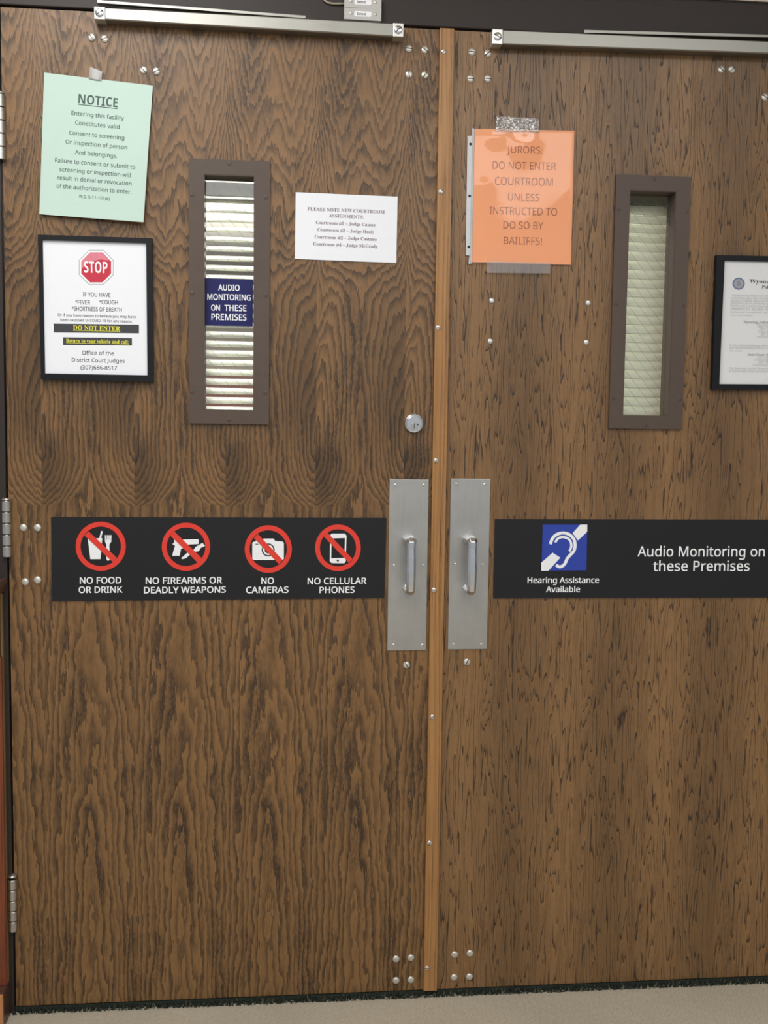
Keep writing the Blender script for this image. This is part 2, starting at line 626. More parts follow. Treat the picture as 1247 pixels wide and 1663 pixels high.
class Sheet:
    """A sheet through four corners (top left, top right, bottom right, bottom left), with an optional bend."""
    def __init__(self, corners, bend=None):
        self.c = [Vector(p) for p in corners]
        self.w = ((self.c[1] - self.c[0]).length + (self.c[2] - self.c[3]).length) / 2
        self.h = ((self.c[3] - self.c[0]).length + (self.c[2] - self.c[1]).length) / 2
        self.bend = bend

    def at(self, s, t, lift=0.0):
        a, b, c, d = self.c
        p = a * ((1 - s) * (1 - t)) + b * (s * (1 - t)) + c * (s * t) + d * ((1 - s) * t)
        y = self.bend(s, t) if self.bend else 0.0
        return Vector((p.x, p.y + y - lift, p.z))

    def mesh(self, bm, n=1, m=1, thick=0.0004, lift=0.0):
        g = [[bm.verts.new(self.at(i / n, j / m, lift)) for i in range(n + 1)] for j in range(m + 1)]
        k = [[bm.verts.new(self.at(i / n, j / m, lift - thick)) for i in range(n + 1)] for j in range(m + 1)]
        for j in range(m):
            for i in range(n):
                bm.faces.new((g[j][i], g[j][i + 1], g[j + 1][i + 1], g[j + 1][i]))
                bm.faces.new((k[j + 1][i], k[j + 1][i + 1], k[j][i + 1], k[j][i]))
        edge = [(0, i) for i in range(n + 1)] + [(j, n) for j in range(1, m + 1)] + [(m, i) for i in range(n - 1, -1, -1)] + [(j, 0) for j in range(m - 1, 0, -1)]
        for (a, b), (c, d) in zip(edge, edge[1:] + edge[:1]):
            bm.faces.new((g[a][b], k[a][b], k[c][d], g[c][d]))
        return bm

    def poly(self, bm, pts, lift):
        bm.faces.new([bm.verts.new(self.at(s, t, lift)) for s, t in pts])

    def strip(self, bm, left, right, lift):
        L = [bm.verts.new(self.at(s, t, lift)) for s, t in left]
        R = [bm.verts.new(self.at(s, t, lift)) for s, t in right]
        for i in range(len(L) - 1):
            bm.faces.new((L[i], L[i + 1], R[i + 1], R[i]))


# ---------------------------------------------------------------- lettering
STYLES = {'serif': (0x1D400, 0x1D41A, 0x1D7CE), 'sans': (0x1D5A0, 0x1D5BA, 0x1D7E2), 'bold': (0x1D5D4, 0x1D5EE, 0x1D7EC)}


def styled(s, style):
    if style not in STYLES:
        return s
    up, lo, dg = STYLES[style]
    out = ''
    for c in s:
        if 'A' <= c <= 'Z':
            out += chr(up + ord(c) - 65)
        elif 'a' <= c <= 'z':
            out += chr(lo + ord(c) - 97)
        elif '0' <= c <= '9':
            out += chr(dg + ord(c) - 48)
        else:
            out += c
    return out


def glyphs(s, style):
    """Vertices and faces of a line of lettering, baseline at 0, starting at x = 0; (verts, faces, width, cap height)."""
    cu = bpy.data.curves.new('line', 'FONT')
    cu.body = styled(s, style)
    cu.size = 1.0
    cu.resolution_u = 2
    o = bpy.data.objects.new('line', cu)
    COL.objects.link(o)
    dg = bpy.context.evaluated_depsgraph_get()
    me = bpy.data.meshes.new_from_object(o.evaluated_get(dg))
    vs = [v.co.copy() for v in me.vertices]
    fs = [tuple(p.vertices) for p in me.polygons]
    bpy.data.objects.remove(o)
    bpy.data.curves.remove(cu)
    bpy.data.meshes.remove(me)
    x0, x1 = min(v.x for v in vs), max(v.x for v in vs)
    return [(v.x - x0, v.y) for v in vs], fs, x1 - x0, 0.71


def lettering(name, sheet, lines, mat, parent, lift=0.0003, underline=()):
    """lines: (text, s, t, width in metres, style, cap height in metres or None)."""
    bm = BM()
    for n, (s, cs, ct, w, style, cap) in enumerate(lines):
        fat = 0.0
        st = style
        if ':' in style:
            st, fat = style.split(':')
            fat = float(fat)
        vs, fs, nat, cn = glyphs(s, st)
        nat += 2 * fat
        kx = w / nat
        kz = cap / cn if cap else kx
        half = cn * kz / 2
        # heavier strokes: the same outlines laid down again a hair's breadth apart
        spread = [(0, 0)] if not fat else [(a * fat, b * fat) for a, b in ((-1, -0.8), (1, -0.8), (1, 0.8), (-1, 0.8))]
        for k, (ox, oy) in enumerate(spread):
            bv = [bm.verts.new(sheet.at(cs + ((x + ox + fat) * kx - w / 2) / sheet.w, ct - ((y + oy) * kz - half) / sheet.h, lift + k * 0.00002)) for x, y in vs]
            for f in fs:
                try:
                    bm.faces.new([bv[i] for i in f])
                except ValueError:
                    pass
        if n in underline:
            th = max(0.0007, half * 0.16)
            z0 = ct + (half + th * 1.2) / sheet.h
            z1 = z0 + th / sheet.h
            a, b = cs - w / 2 / sheet.w, cs + w / 2 / sheet.w
            sheet.poly(bm, [(a, z0), (b, z0), (b, z1), (a, z1)], lift)
    return put(name, bm, mat, parent)


# ================================================================ the setting
TOP = 2.134
FZ = -0.014
bm = BM()
box(bm, -3.0, 4.5, -6.0, 0.03, FZ - 0.05, FZ)
structure(put('floor', bm, M['floor'], origin=(0, 0, 0)), 'beige short pile floor in front of the wooden double doors', 'floor')
bm = BM()
box(bm, -3.0, 4.5, 0.031, 9.0, FZ - 0.05, FZ + 0.004)
structure(put('floor_back', bm, M['carpet'], origin=(0, 4, 0)), 'dark green carpet of the room behind the double doors', 'floor')
bm = BM()
box(bm, -3.0, 4.5, -6.0, 9.0, 2.75, 2.80)
structure(put('ceiling', bm, M['ceiling']), 'pale ceiling seen through the left door window', 'ceiling')
bm = BM()
box(bm, -3.0, -0.055, 0.0, 0.12, FZ, 2.75)
box(bm, 1.892, 4.5, 0.0, 0.12, FZ, 2.75)
box(bm, -0.055, 1.892, 0.0, 0.12, 2.229, 2.75)
structure(put('wall_front', bm, M['wall']), 'pale painted wall above the dark metal door header', 'wall')
bm = BM()
box(bm, -3.0, 4.5, 9.0, 9.1, FZ, 2.75)
structure(put('wall_back', bm, M['wall_warm']), 'far beige courtroom wall seen between blind slats in the left door window', 'wall')
bm = BM()
box(bm, -3.0, 4.5, 8.9, 8.999, FZ, 1.76)
structure(put('trim_1', bm, M['red_wood'], origin=(0, 9, 0)), 'red brown wood panelling low on the far courtroom wall', 'panelling')
# header and jambs of the pressed metal door frame
bm = BM()
box(bm, -0.055, 1.892, -0.004, 0.12, 2.1385, 2.222, 0.002)
box(bm, -0.055, 1.892, 0.006, 0.12, 2.222, 2.229)
structure(put('trim_2', bm, M['frame_brown']), 'dark brown metal header across the top of both doors', 'door frame')
bm = BM()
box(bm, -0.055, -0.0035, -0.004, 0.12, FZ, 2.1383, 0.002)
structure(put('trim_3', bm, M['frame_brown']), 'dark brown metal jamb at the hinge side of the left door', 'door frame')
bm = BM()
box(bm, 1.8395, 1.892, -0.004, 0.12, FZ, 2.1383, 0.002)
structure(put('trim_4', bm, M['frame_brown']), 'dark brown metal jamb at the hinge side of the right door', 'door frame')

# reddish wooden cabinet beside the left jamb, only its right edge in view
cab = thing('wooden_cabinet', (-0.25, -0.04, 0), 'reddish wooden cabinet edge beside the left door hinges, at the photo edge', 'cabinet')
RX = -0.0125
bm = BM()
box(bm, -0.5, RX, -0.0185, -0.0045, 0.064, 0.925, 0.0008)
put('side_board', bm, M['raw_wood'], cab)
bm = BM()
box(bm, -0.5, RX - 0.0004, -0.028, -0.0187, 0.064, 0.79, 0.001)
put('front_panel', bm, M['red_wood'], cab)
bm = BM()
box(bm, -0.5, RX - 0.003, -0.030, -0.0187, 0.7905, 0.928, 0.001)
put('apron', bm, M['red_wood_dark'], cab)
bm = BM()
slab(bm, [(-0.5, 0.956), (RX + 0.0095, 0.956), (RX + 0.0095, 0.948), (RX + 0.004, 0.9285), (-0.5, 0.9285)], -0.070, -0.0045, 0.002)
put('top', bm, M['red_wood_dark'], cab)
bm = BM()
box(bm, -0.5, RX + 0.0012, -0.0600, -0.0045, FZ, 0.0635, 0.001)
put('plinth', bm, M['red_wood_dark'], cab)
bm = BM()
box(bm, -0.5, RX + 0.0008, -0.0665, -0.0602, FZ, 0.062, 0.0015)
put('base_moulding', bm, M['orange_wood'], cab)

# ================================================================ the doors
DY = 0.045
WL = dict(x0=0.4115, x1=0.5173, z0=1.319, z1=1.8133, ox0=0.3802, ox1=0.5497, oz0=1.2900, oz1=1.8445)
WR = dict(x0=1.3335, x1=1.4395, z0=1.320, z1=1.8135, ox0=1.3025, ox1=1.4718, oz0=1.2915, oz1=1.8455)


def door_leaf(name, x0, x1, w, mat, origin):
    bm = BM()
    quadring(bm, rect(x0, x1, 0.0, TOP), rect(w['x0'], w['x1'], w['z0'], w['z1']), 0.0, DY)
    return put(name, bm, mat, origin=origin)


door_l = door_leaf('door_1', 0.0, 0.9225, WL, M['oak_left'], (0, 0, 0))
structure(door_l, 'left oak door with swirling grain and a narrow window showing open blinds', 'door')
door_r = door_leaf('door_2', 0.926, 1.836, WR, M['oak_right'], (0.926, 0, 0))
structure(door_r, 'right oak door with finer straight grain and a closed cream blind', 'door')


def slotted(bm, r, h, slot=True, ang=0.0):
    lathe(bm, [(r, 0), (r, h * 0.25), (r * 0.93, h * 0.55), (r * 0.75, h * 0.82), (r * 0.4, h * 0.97), (0.0004, h)], (0, 0, 0), 'Y', 20)
    if slot:
        n0 = len(bm.verts)
        bm.verts.ensure_lookup_table()
        box(bm, -r * 0.92, r * 0.92, -h * 1.04, -h * 0.6, -r * 0.11, r * 0.11, mi=1)


PROTO = {}


def bolt(kind, parent, x, z, name, ang=0.0, y=0.0):
    """Round-headed bolts and screws; the copies share their mesh."""
    if kind not in PROTO:
        r, h, slot, mat = {'bolt': (0.0080, 0.0034, True, 'nickel'), 'cap': (0.0082, 0.0042, False, 'nickel'),
                           'screw': (0.0054, 0.0026, True, 'zinc'), 'tiny': (0.0034, 0.0012, True, 'zinc'),
                           'sunk': (0.0044, 0.0007, True, 'lite_brown'), 'stud': (0.0060, 0.0030, False, 'zinc'),
                           'cross': (0.0088, 0.0030, True, 'chrome')}[kind]
        bm = BM()
        slotted(bm, r, h, slot)
        o = put(name, bm, [M[mat], M['black']], parent, origin=(0, 0, 0), smooth=False)
        o.data.polygons.foreach_set('use_smooth', [p.material_index == 0 for p in o.data.polygons])
        PROTO[kind] = o
        o.location = Vector((x, y, z)) - ORIGIN[parent.name]
    else:
        o = clone(PROTO[kind], parent, (x, y, z))
        o.name = name
    o.rotation_euler = (0, ang, 0)
    return o


# bolts through the doors
for i, (x, z) in enumerate([(0.1821,2.0824),(0.2083,2.0812),(0.2869,2.0218),(0.3134,2.0205),(0.8425,2.0917),(0.877,2.0908),(0.8434,2.0383),(0.8778,2.0386),(0.8579,0.7583)]):
    bolt('bolt', door_l, x, z, 'bolt', (0.9, -0.4, 0.8, -0.5, 0.05, 0.6, 1.45, -0.9, 1.1)[i])
for i, (x, z) in enumerate([(0.0304,1.0637),(0.0598,1.0638),(0.0326,0.9471),(0.0583,0.9511),(0.8443,0.076),(0.8783,0.0776),(0.845,0.0246),(0.8792,0.0247)]):
    bolt('cap', door_l, x, z, 'bolt')
for i, (x, z) in enumerate([(0.9781,2.0911),(1.013,2.0896),(0.9766,2.0353),(1.0141,2.037),(1.5335,2.0801),(1.5573,2.0811),(1.6361,2.0254),(0.9944,0.764)]):
    bolt('bolt', door_r, x, z, 'bolt', (0.1, -0.7, 0.05, 0.1, 0.7, -0.7, 0.5, -1.2)[i])
for i, (x, z) in enumerate([(0.9796,0.0811),(1.0154,0.0827),(0.9792,0.0265),(1.0152,0.0265)]):
    bolt('cap', door_r, x, z, 'bolt')
for i, (x, z) in enumerate([(1.0334,1.5664),(1.0319,1.4789),(1.2496,1.567),(1.248,1.4808)]):
    bolt('stud', door_r, x, z, 'screw')

# oak astragal strip screwed to the left door over the meeting edges
bm = BM()
AX0, AX1 = 0.9075, 0.9385
box(bm, AX0, AX1, -0.010, -0.0002, 0.001, 2.1345, 0.0012)
astragal = put('astragal', bm, M['oak_edge'], door_l, origin=(0.923, 0, 1.0))
astragal['label'] = 'pale oak strip with screws'
for i, (x, z) in enumerate([(0.916,2.0855),(0.9153,1.7937),(0.9138,1.5048),(0.9149,1.216),(0.9152,0.9293),(0.9168,0.6416),(0.9156,0.351),(0.9147,0.0565)]):
    bolt('screw', astragal, x, z, 'screw', random.uniform(-1.4, 1.4), y=-0.010)


# windows in the doors
def door_window(parent, w, name_glass):
    bm = BM()
    quadring(bm, rect(w['ox0'], w['ox1'], w['oz0'], w['oz1']), rect(w['x0'], w['x1'], w['z0'], w['z1']), -0.0075, -0.0002)
    bmesh.ops.bevel(bm, geom=[e for e in bm.edges if all(v.co.y < -0.007 for v in e.verts) and len(e.link_faces) == 2 and e.calc_face_angle(0) > 0.5],
                    offset=0.0012, segments=2, affect='EDGES', profile=0.5)
    # metal lining of the opening
    quadring(bm, rect(w['x0'], w['x1'], w['z0'], w['z1']), rect(w['x0'] + 0.0015, w['x1'] - 0.0015, w['z0'] + 0.0015, w['z1'] - 0.0015), -0.0068, DY)
    fr = put('window_frame', bm, M['lite_brown'], parent)
    cx = (w['ox0'] + w['ox1']) / 2
    hz = w['oz1'] - w['oz0']
    for x, z in ((cx, w['oz1'] - 0.008), (cx, w['oz0'] + 0.008),
                 (w['ox0'] + 0.007, w['oz1'] - 0.075), (w['ox1'] - 0.008, w['oz1'] - 0.075),
                 (w['ox0'] + 0.007, w['oz0'] + 0.275), (w['ox1'] - 0.008, w['oz0'] + 0.275),
                 (w['ox0'] + 0.007, w['oz0'] + 0.067), (w['ox1'] - 0.008, w['oz0'] + 0.067)):
        bolt('sunk', fr, x, z, 'screw', random.uniform(-1, 1), y=-0.0075)
    bm = BM()
    box(bm, w['x0'] + 0.0015, w['x1'] - 0.0015, 0.020, 0.026, w['z0'] + 0.0015, w['z1'] - 0.0015)
    gl = put('glass_pane', bm, M['glass'], parent)
    # diagonal safety wires inside the pane
    bm = BM()
    x0, x1, z0, z1 = w['x0'] + 0.002, w['x1'] - 0.002, w['z0'] + 0.002, w['z1'] - 0.002
    for sgn, step, sl in ((-1, 0.0295, 1.22),):
        c = z0 - 0.3
        while c < z1 + 0.3:
            pts = []
            for k in range(9):
                x = x0 + (x1 - x0) * k / 8
                z = c + sgn * sl * (x - x0)
                if z0 <= z <= z1:
                    pts.append((x, 0.023 + 0.0004 * sgn, z))
            if len(pts) > 1:
                tube(bm, pts, 0.00028, 5)
            c += step
    put('wire_mesh', bm, M['wire'], gl)


door_window(door_l, WL, 'a')
door_window(door_r, WR, 'b')


# pull plates with their grips
def loft(bm, secs):
    """secs: (centre, half width x, half thickness, normal) sections of a chamfered bar."""
    rings = []
    for c, hw, ht, n in secs:
        c, n = Vector(c), Vector(n).normalized()
        ring = []
        for a, b in ((-1, -0.35), (-0.55, -1), (0.55, -1), (1, -0.35), (1, 0.25), (0.5, 1), (-0.5, 1), (-1, 0.25)):
            ring.append(bm.verts.new(c + Vector((a * hw, 0, 0)) + n * (b * ht)))
        rings.append(ring)
    for a, b in zip(rings, rings[1:]):
        for i in range(8):
            bm.faces.new((a[i], a[(i + 1) % 8], b[(i + 1) % 8], b[i]))
    bm.faces.new(rings[0])
    bm.faces.new(rings[-1])
    return bm


def pull(parent, x0, x1, z0, z1, gx, zt, zb, screws):
    bm = BM()
    box(bm, x0, x1, -0.0024, -0.0002, z0, z1, 0.0006)
    plate = put('pull_plate', bm, M['plate_steel'], parent)
    for x, z in screws:
        bolt('tiny', plate, x, z, 'screw', random.uniform(-1, 1), y=-0.0022)
    bm = BM()
    up, out = (0, 0, 1), (0, -1, 0)
    hz = zt - zb
    secs = [((gx, -0.0024, zt - 0.010), 0.0155, 0.0100, up),
            ((gx, -0.010, zt - 0.009), 0.0145, 0.0088, up),
            ((gx, -0.028, zt - 0.0085), 0.0130, 0.0080, up),
            ((gx, -0.040, zt - 0.0105), 0.0118, 0.0082, (0, -0.35, 1)),
            ((gx, -0.0445, zt - 0.016), 0.0100, 0.0078, (0, -1, 0.8)),
            ((gx, -0.0440, zt - 0.026), 0.0090, 0.0066, out),
            ((gx, -0.0450, zt - hz * 0.35), 0.0098, 0.0070, out),
            ((gx, -0.0455, zt - hz * 0.6), 0.0102, 0.0072, out),
            ((gx, -0.0450, zb + 0.024), 0.0096, 0.0070, out),
            ((gx, -0.0440, zb + 0.013), 0.0094, 0.0072, (0, -1, -0.35)),
            ((gx, -0.0380, zb + 0.0085), 0.0096, 0.0078, (0, -0.8, -1)),
            ((gx, -0.026, zb + 0.0075), 0.0108, 0.0072, (0, 0, -1)),
            ((gx, -0.010, zb + 0.0085), 0.0118, 0.0080, (0, 0, -1)),
            ((gx, -0.0024, zb + 0.010), 0.0130, 0.0098, (0, 0, -1))]
    loft(bm, secs)
    bmesh.ops.bevel(bm, geom=bm.edges[:], offset=0.0006, segments=1, affect='EDGES')
    put('grip', bm, M['chrome'], plate)


pull(door_l, 0.8138, 0.9022 - 0.0012, 0.7918, 1.1738, 0.8588, 1.0517, 0.921,
     [(0.8267,1.1609),(0.89,1.1614),(0.8269,0.9827),(0.8911,0.9827),(0.8276,0.8041),(0.8925,0.8036)])
pull(door_r, 0.9499, 1.0389, 0.7932, 1.176, 0.9935, 1.0521, 0.9206,
     [(0.9622,1.1643),(1.0259,1.1636),(0.9637,0.9854),(1.0255,0.9846),(0.9629,0.8051),(1.0266,0.8046)])

# mortise lock cylinder
LX, LZ = (0.8655,1.2968)
bm = BM()
lathe(bm, [(0.0208, 0.0002), (0.0208, 0.004), (0.0200, 0.0075), (0.0186, 0.0082), (0.0178, 0.0048), (0.0168, 0.0048), (0.0162, 0.0074), (0.0155, 0.0078), (0.0004, 0.0080)], (LX, 0, LZ), 'Y', 48)
lock = put('lock_cylinder', bm, M['chrome'], door_l)
bm = BM()
lathe(bm, [(0.0078, 0.0070), (0.0074, 0.0084), (0.0066, 0.0092), (0.0004, 0.0092)], (LX, 0, LZ - 0.0055), 'Y', 32)
put('lock_plug', bm, M['hinge_steel'], lock)
bm = BM()
slab(bm, [(LX - 0.0008, LZ - 0.0015), (LX + 0.0008, LZ - 0.0015), (LX + 0.0016, LZ - 0.0050), (LX + 0.0002, LZ - 0.0068), (LX + 0.0008, LZ - 0.0100), (LX - 0.0008, LZ - 0.0100), (LX - 0.0012, LZ - 0.0068), (LX - 0.0002, LZ - 0.0050)], -0.0096, -0.0090)
put('keyhole', bm, M['black'], lock)
bm = BM()
slab(bm, [(LX + 0.0066, LZ - 0.0010), (LX + 0.0100, LZ - 0.0026), (LX + 0.0092, LZ - 0.0046), (LX + 0.0066, LZ - 0.0036)], -0.0090, -0.0074)
put('plug_mark', bm, M['black'], lock)


# hinges of the left door
def hinge(zc, h, lift=0.0):
    hx, hy = -0.0018, -0.0095
    bm = BM()
    lathe(bm, [(0.0050, -h / 2), (0.0050, h / 2)], (hx, hy, zc), 'Z', 20)
    pin = put('hinge', bm, M['black'], door_l, origin=(hx, hy, zc))
    n = 5
    for k in range(n):
        a = zc + h / 2 - h * k / n
        kh = h / n
        bm = BM()
        lathe(bm, [(0.0089, -kh + 0.0012), (0.0095, -kh + 0.0020), (0.0095, -kh * 0.28), (0.0090, -kh * 0.27), (0.0090, -kh * 0.24), (0.0095, -kh * 0.23), (0.0095, -0.0014), (0.0089, -0.0006)], (hx, hy, a), 'Z', 28)
        o = put('knuckle', bm, M['hinge_steel'], pin)
    bm = BM()
    lathe(bm, [(0.0066, h / 2 + lift), (0.0096, h / 2 + 0.0010 + lift), (0.0102, h / 2 + 0.0030 + lift), (0.0088, h / 2 + 0.0050 + lift), (0.0004, h / 2 + 0.0056 + lift)], (hx, hy, zc), 'Z', 28)
    put('pin_cap', bm, M['hinge_steel'], pin, smooth=True)
    bm = BM()
    box(bm, hx - 0.006, hx + 0.0058, -0.0036, 0.02, zc - h / 2, zc + h / 2)
    put('hinge_leaf', bm, M['hinge_steel'], pin)


hinge(1.0619, 0.121)
hinge(0.2357, 0.118, 0.004)
hinge(1.8913, 0.132)


# ================================================================ frayed carpet edge under the doors
bm = BM()
rng = random.Random(3)
x = -0.003
box(bm, -0.003, 1.838, 0.001, 0.030, FZ, -0.003)
while x < 1.838:
    for k in range(4):
        y0 = -0.012 + rng.random() * 0.020
        h = FZ + 0.004 + rng.random() * 0.0125
        a = rng.uniform(-0.006, 0.006)
        b = rng.uniform(-0.008, 0.001)
        w = 0.0011 + rng.random() * 0.0012
        p = [Vector((x - w, y0, FZ + 0.0003)), Vector((x + w, y0, FZ + 0.0003)), Vector((x, y0 + 0.002, FZ + 0.0003)), Vector((x + a, y0 + b, h))]
        vs = [bm.verts.new(q) for q in p]
        mi = 1 if rng.random() < 0.16 else 0
        for f in ((0, 1, 3), (1, 2, 3), (2, 0, 3), (2, 1, 0)):
            bm.faces.new([vs[i] for i in f]).material_index = mi
    x += 0.0014 + rng.random() * 0.0010
fr = put('carpet_fringe', bm, [M['carpet'], M['fibre']])
tag(fr, 'frayed dark green carpet edge poking out below both doors', 'carpet', kind='stuff')

# ================================================================ blinds behind the windows
def blind(x0, x1, z_top, z_bot, pitch, slat_w, tilt, y, label, group, droop=0.0):
    root = thing('window_blind', ((x0 + x1) / 2, y, z_bot), label, 'blind')
    bm = BM()
    box(bm, x0, x1, y - 0.012, y + 0.014, z_top - 0.026, z_top, 0.0015)
    put('headrail', bm, M['headrail'], root)
    z = z_top - 0.026 - pitch * 0.55
    proto = None
    i = 0
    while z > z_bot:
        if proto is None:
            bm = BM()
            n = 8
            rows = []
            for k in range(n + 1):
                q = (k / n - 0.5)
                d = q * slat_w
                arch = 0.0022 * (1 - 4 * q * q)
                yy = d * math.cos(tilt) - arch * math.sin(tilt)
                zz = d * math.sin(tilt) + arch * math.cos(tilt)
                rows.append([bm.verts.new((xx, y + yy, z + zz)) for xx in (x0, x1)])
            for a, b in zip(rows, rows[1:]):
                bm.faces.new((a[0], a[1], b[1], b[0]))
            proto = put('slat', bm, M['slat'], root, smooth=True)
            po = ORIGIN[proto.name].copy()
            zf = z
            so = bpy.types.Object
            md = proto.modifiers.new('thickness', 'SOLIDIFY')
            md.thickness = 0.0004
        else:
            c = clone(proto, root, (po.x, po.y, po.z + (z - zf)))
            c.name = 'slat'
            c.rotation_euler = (0, random.uniform(-0.004, 0.004), 0)
        z -= pitch
        i += 1
    bm = BM()
    for cx in (x0 + 0.012, x1 - 0.012):
        for dy in (-slat_w * 0.5 * math.cos(tilt) - 0.0006, slat_w * 0.5 * math.cos(tilt) + 0.0006):
            tube(bm, [(cx, y + dy, z_top - 0.02), (cx, y + dy, z_bot)], 0.0004, 5)
    put('ladder_cord', bm, M['print_white'], root)
    return root


blind(0.395, 0.5345, 1.7856 + 0.026, 1.306, 0.0206, 0.0262, math.radians(33), 0.066,
      'white slatted blind with tilted open slats behind the left door window', None)
blind(1.318, 1.4545, 1.7966 + 0.026, 1.306, 0.0205, 0.0268, math.radians(63), 0.066,
      'cream slatted blind with closed slats behind the right door window', None)

# ================================================================ navy plastic sign in the left window
sh = Sheet([(0.4113,0.012,1.6003),(0.5146,0.012,1.6005),(0.5143,0.012,1.5004),(0.4117,0.012,1.5001)])
bm = BM()
sh.mesh(bm, thick=0.003)
bsign = tag(put('window_sign', bm, M['blue_sign']), 'navy blue sign reading AUDIO MONITORING ON THESE PREMISES in the left door window', 'sign')
lettering('lettering', sh, [('AUDIO',0.5022,0.1903,0.0453,'sans:0.018',0.0119),('MONITORING',0.5045,0.3933,0.0923,'sans:0.018',0.0123),('ON',0.2257,0.6194,0.019,'sans:0.018',0.0118),('THESE',0.6372,0.6188,0.0468,'sans:0.018',0.0123),('PREMISES',0.503,0.8164,0.0749,'sans:0.018',0.0123)],
          M['print_white'], bsign)


# ================================================================ closer arms over the doors
def closer(name, fx0, fx1, zt0, zb0, zt1, zb1, yf, label, arm):
    """The slide track: face corners at its left and right ends, at depth yf in front of the door."""
    root = thing(name, ((fx0 + fx1) / 2, 0, (zb0 + zb1) / 2), label, 'door closer', 'door closer tracks above the doors')
    L = fx1 - fx0
    za = lambda x, a, b: a + (b - a) * (x - fx0) / L
    cw = 0.0225
    bm = BM()
    xs = (fx0 + cw + 0.0006, fx1 - cw - 0.0006)
    prof = [(-0.0005, 0), (yf + 0.0015, 0), (yf, 0.0015), (yf, -0.0015), (yf + 0.0015, 1), (-0.0005, 1)]
    rings = []
    for xx in xs:
        t, b = za(xx, zt0, zt1), za(xx, zb0, zb1)
        rings.append([bm.verts.new(p) for p in ((xx, -0.0005, t), (xx, yf + 0.002, t), (xx, yf, t - 0.002), (xx, yf, b + 0.002), (xx, yf + 0.002, b), (xx, -0.0005, b))])
    for i in range(6):
        j = (i + 1) % 6
        bm.faces.new((rings[0][i], rings[0][j], rings[1][j], rings[1][i]))
    bm.faces.new(rings[0])
    bm.faces.new(rings[1])
    put('track', bm, M['aluminium'], root)
    for xx in (fx0, fx1 - cw):
        t, b = za(xx + cw / 2, zt0, zt1), za(xx + cw / 2, zb0, zb1)
        bm = BM()
        box(bm, xx, xx + cw, yf - 0.0012, -0.0005, b - 0.0006, t + 0.0006, 0.0012)
        cap = put('end_cap', bm, M['zinc'], root)
        bolt('cross', cap, xx + cw / 2, (t + b) / 2, 'screw', random.uniform(-0.8, 0.8), y=yf - 0.0012)
    bm = BM()
    (ax0, az0), (ax1, az1), ah, ay = arm
    vs = []
    for xx, zz in ((ax0, az0), (ax1, az1)):
        vs.append([bm.verts.new(p) for p in ((xx, ay, zz), (xx, ay - 0.014, zz), (xx, ay - 0.014, zz - ah), (xx, ay, zz - ah))])
    for i in range(4):
        j = (i + 1) % 4
        bm.faces.new((vs[0][i], vs[0][j], vs[1][j], vs[1][i]))
    bm.faces.new(vs[0])
    bm.faces.new(vs[1])
    put('arm', bm, M['aluminium'], root)
    return root


YF = -0.030
closer('door_closer', 0.1919, 0.8272, 2.1332, 2.1096, 2.1315, 2.1046, YF,
       'silver door closer track at the top of the left door',
       ((0.1978,2.1491), (0.6218,2.1395), 0.0050, -0.010))
closer('door_closer', 1.0161, 1.698, 2.1296, 2.1, 2.1353, 2.11, YF,
       'silver door closer track at the top of the right door',
       ((1.217,2.1403), (1.6863,2.1518), 0.0056, -0.010))

# ================================================================ alarm contact on the header
ac = thing('alarm_contact', (0.7428, -0.004, 2.1365), 'light grey alarm contact box with two screws on the dark header', 'alarm contact')
U = [(0.7027,2.1621),(0.781,2.1636),(0.7807,2.1378),(0.7029,2.1385)]
dz = U[0][1] - U[3][1] + 0.0006
for k in range(2):
    pts = [(a, b + k * dz) for a, b in U]
    bm = BM()
    slab(bm, pts, -0.020, -0.0042, 0.001)
    unit = put('switch_housing', bm, M['box_plastic'], ac)
    sh = Sheet([(a, -0.0203, b) for a, b in pts])
    bm = BM()
    lab = [(0.27, 0.36), (0.30, 0.28), (0.70, 0.28), (0.73, 0.36), (0.73, 0.64), (0.70, 0.72), (0.30, 0.72), (0.27, 0.64)]
    sh.poly(bm, lab, 0.0)
    lb = put('label', bm, M['print_white'], unit)
    lettering('lettering', sh, [('Sentrol', 0.46, 0.5, 0.0185, 'bold', 0.0052)], M['ink_black'], unit, lift=0.0003)
    for s in (0.18, 0.84):
        p = sh.at(s, 0.45)
        bolt('tiny', unit, p.x, p.z, 'screw', 0.6, y=-0.0200)
bm = BM()
tube(bm, [(a, -0.008, b) for a, b in [(0.6514,2.1961),(0.6553,2.1863),(0.6606,2.1791),(0.6684,2.1743),(0.6787,2.1728),(0.6917,2.1733),(0.7059,2.1745)]], 0.0021)
put('cable', bm, M['cable'], ac, smooth=True)

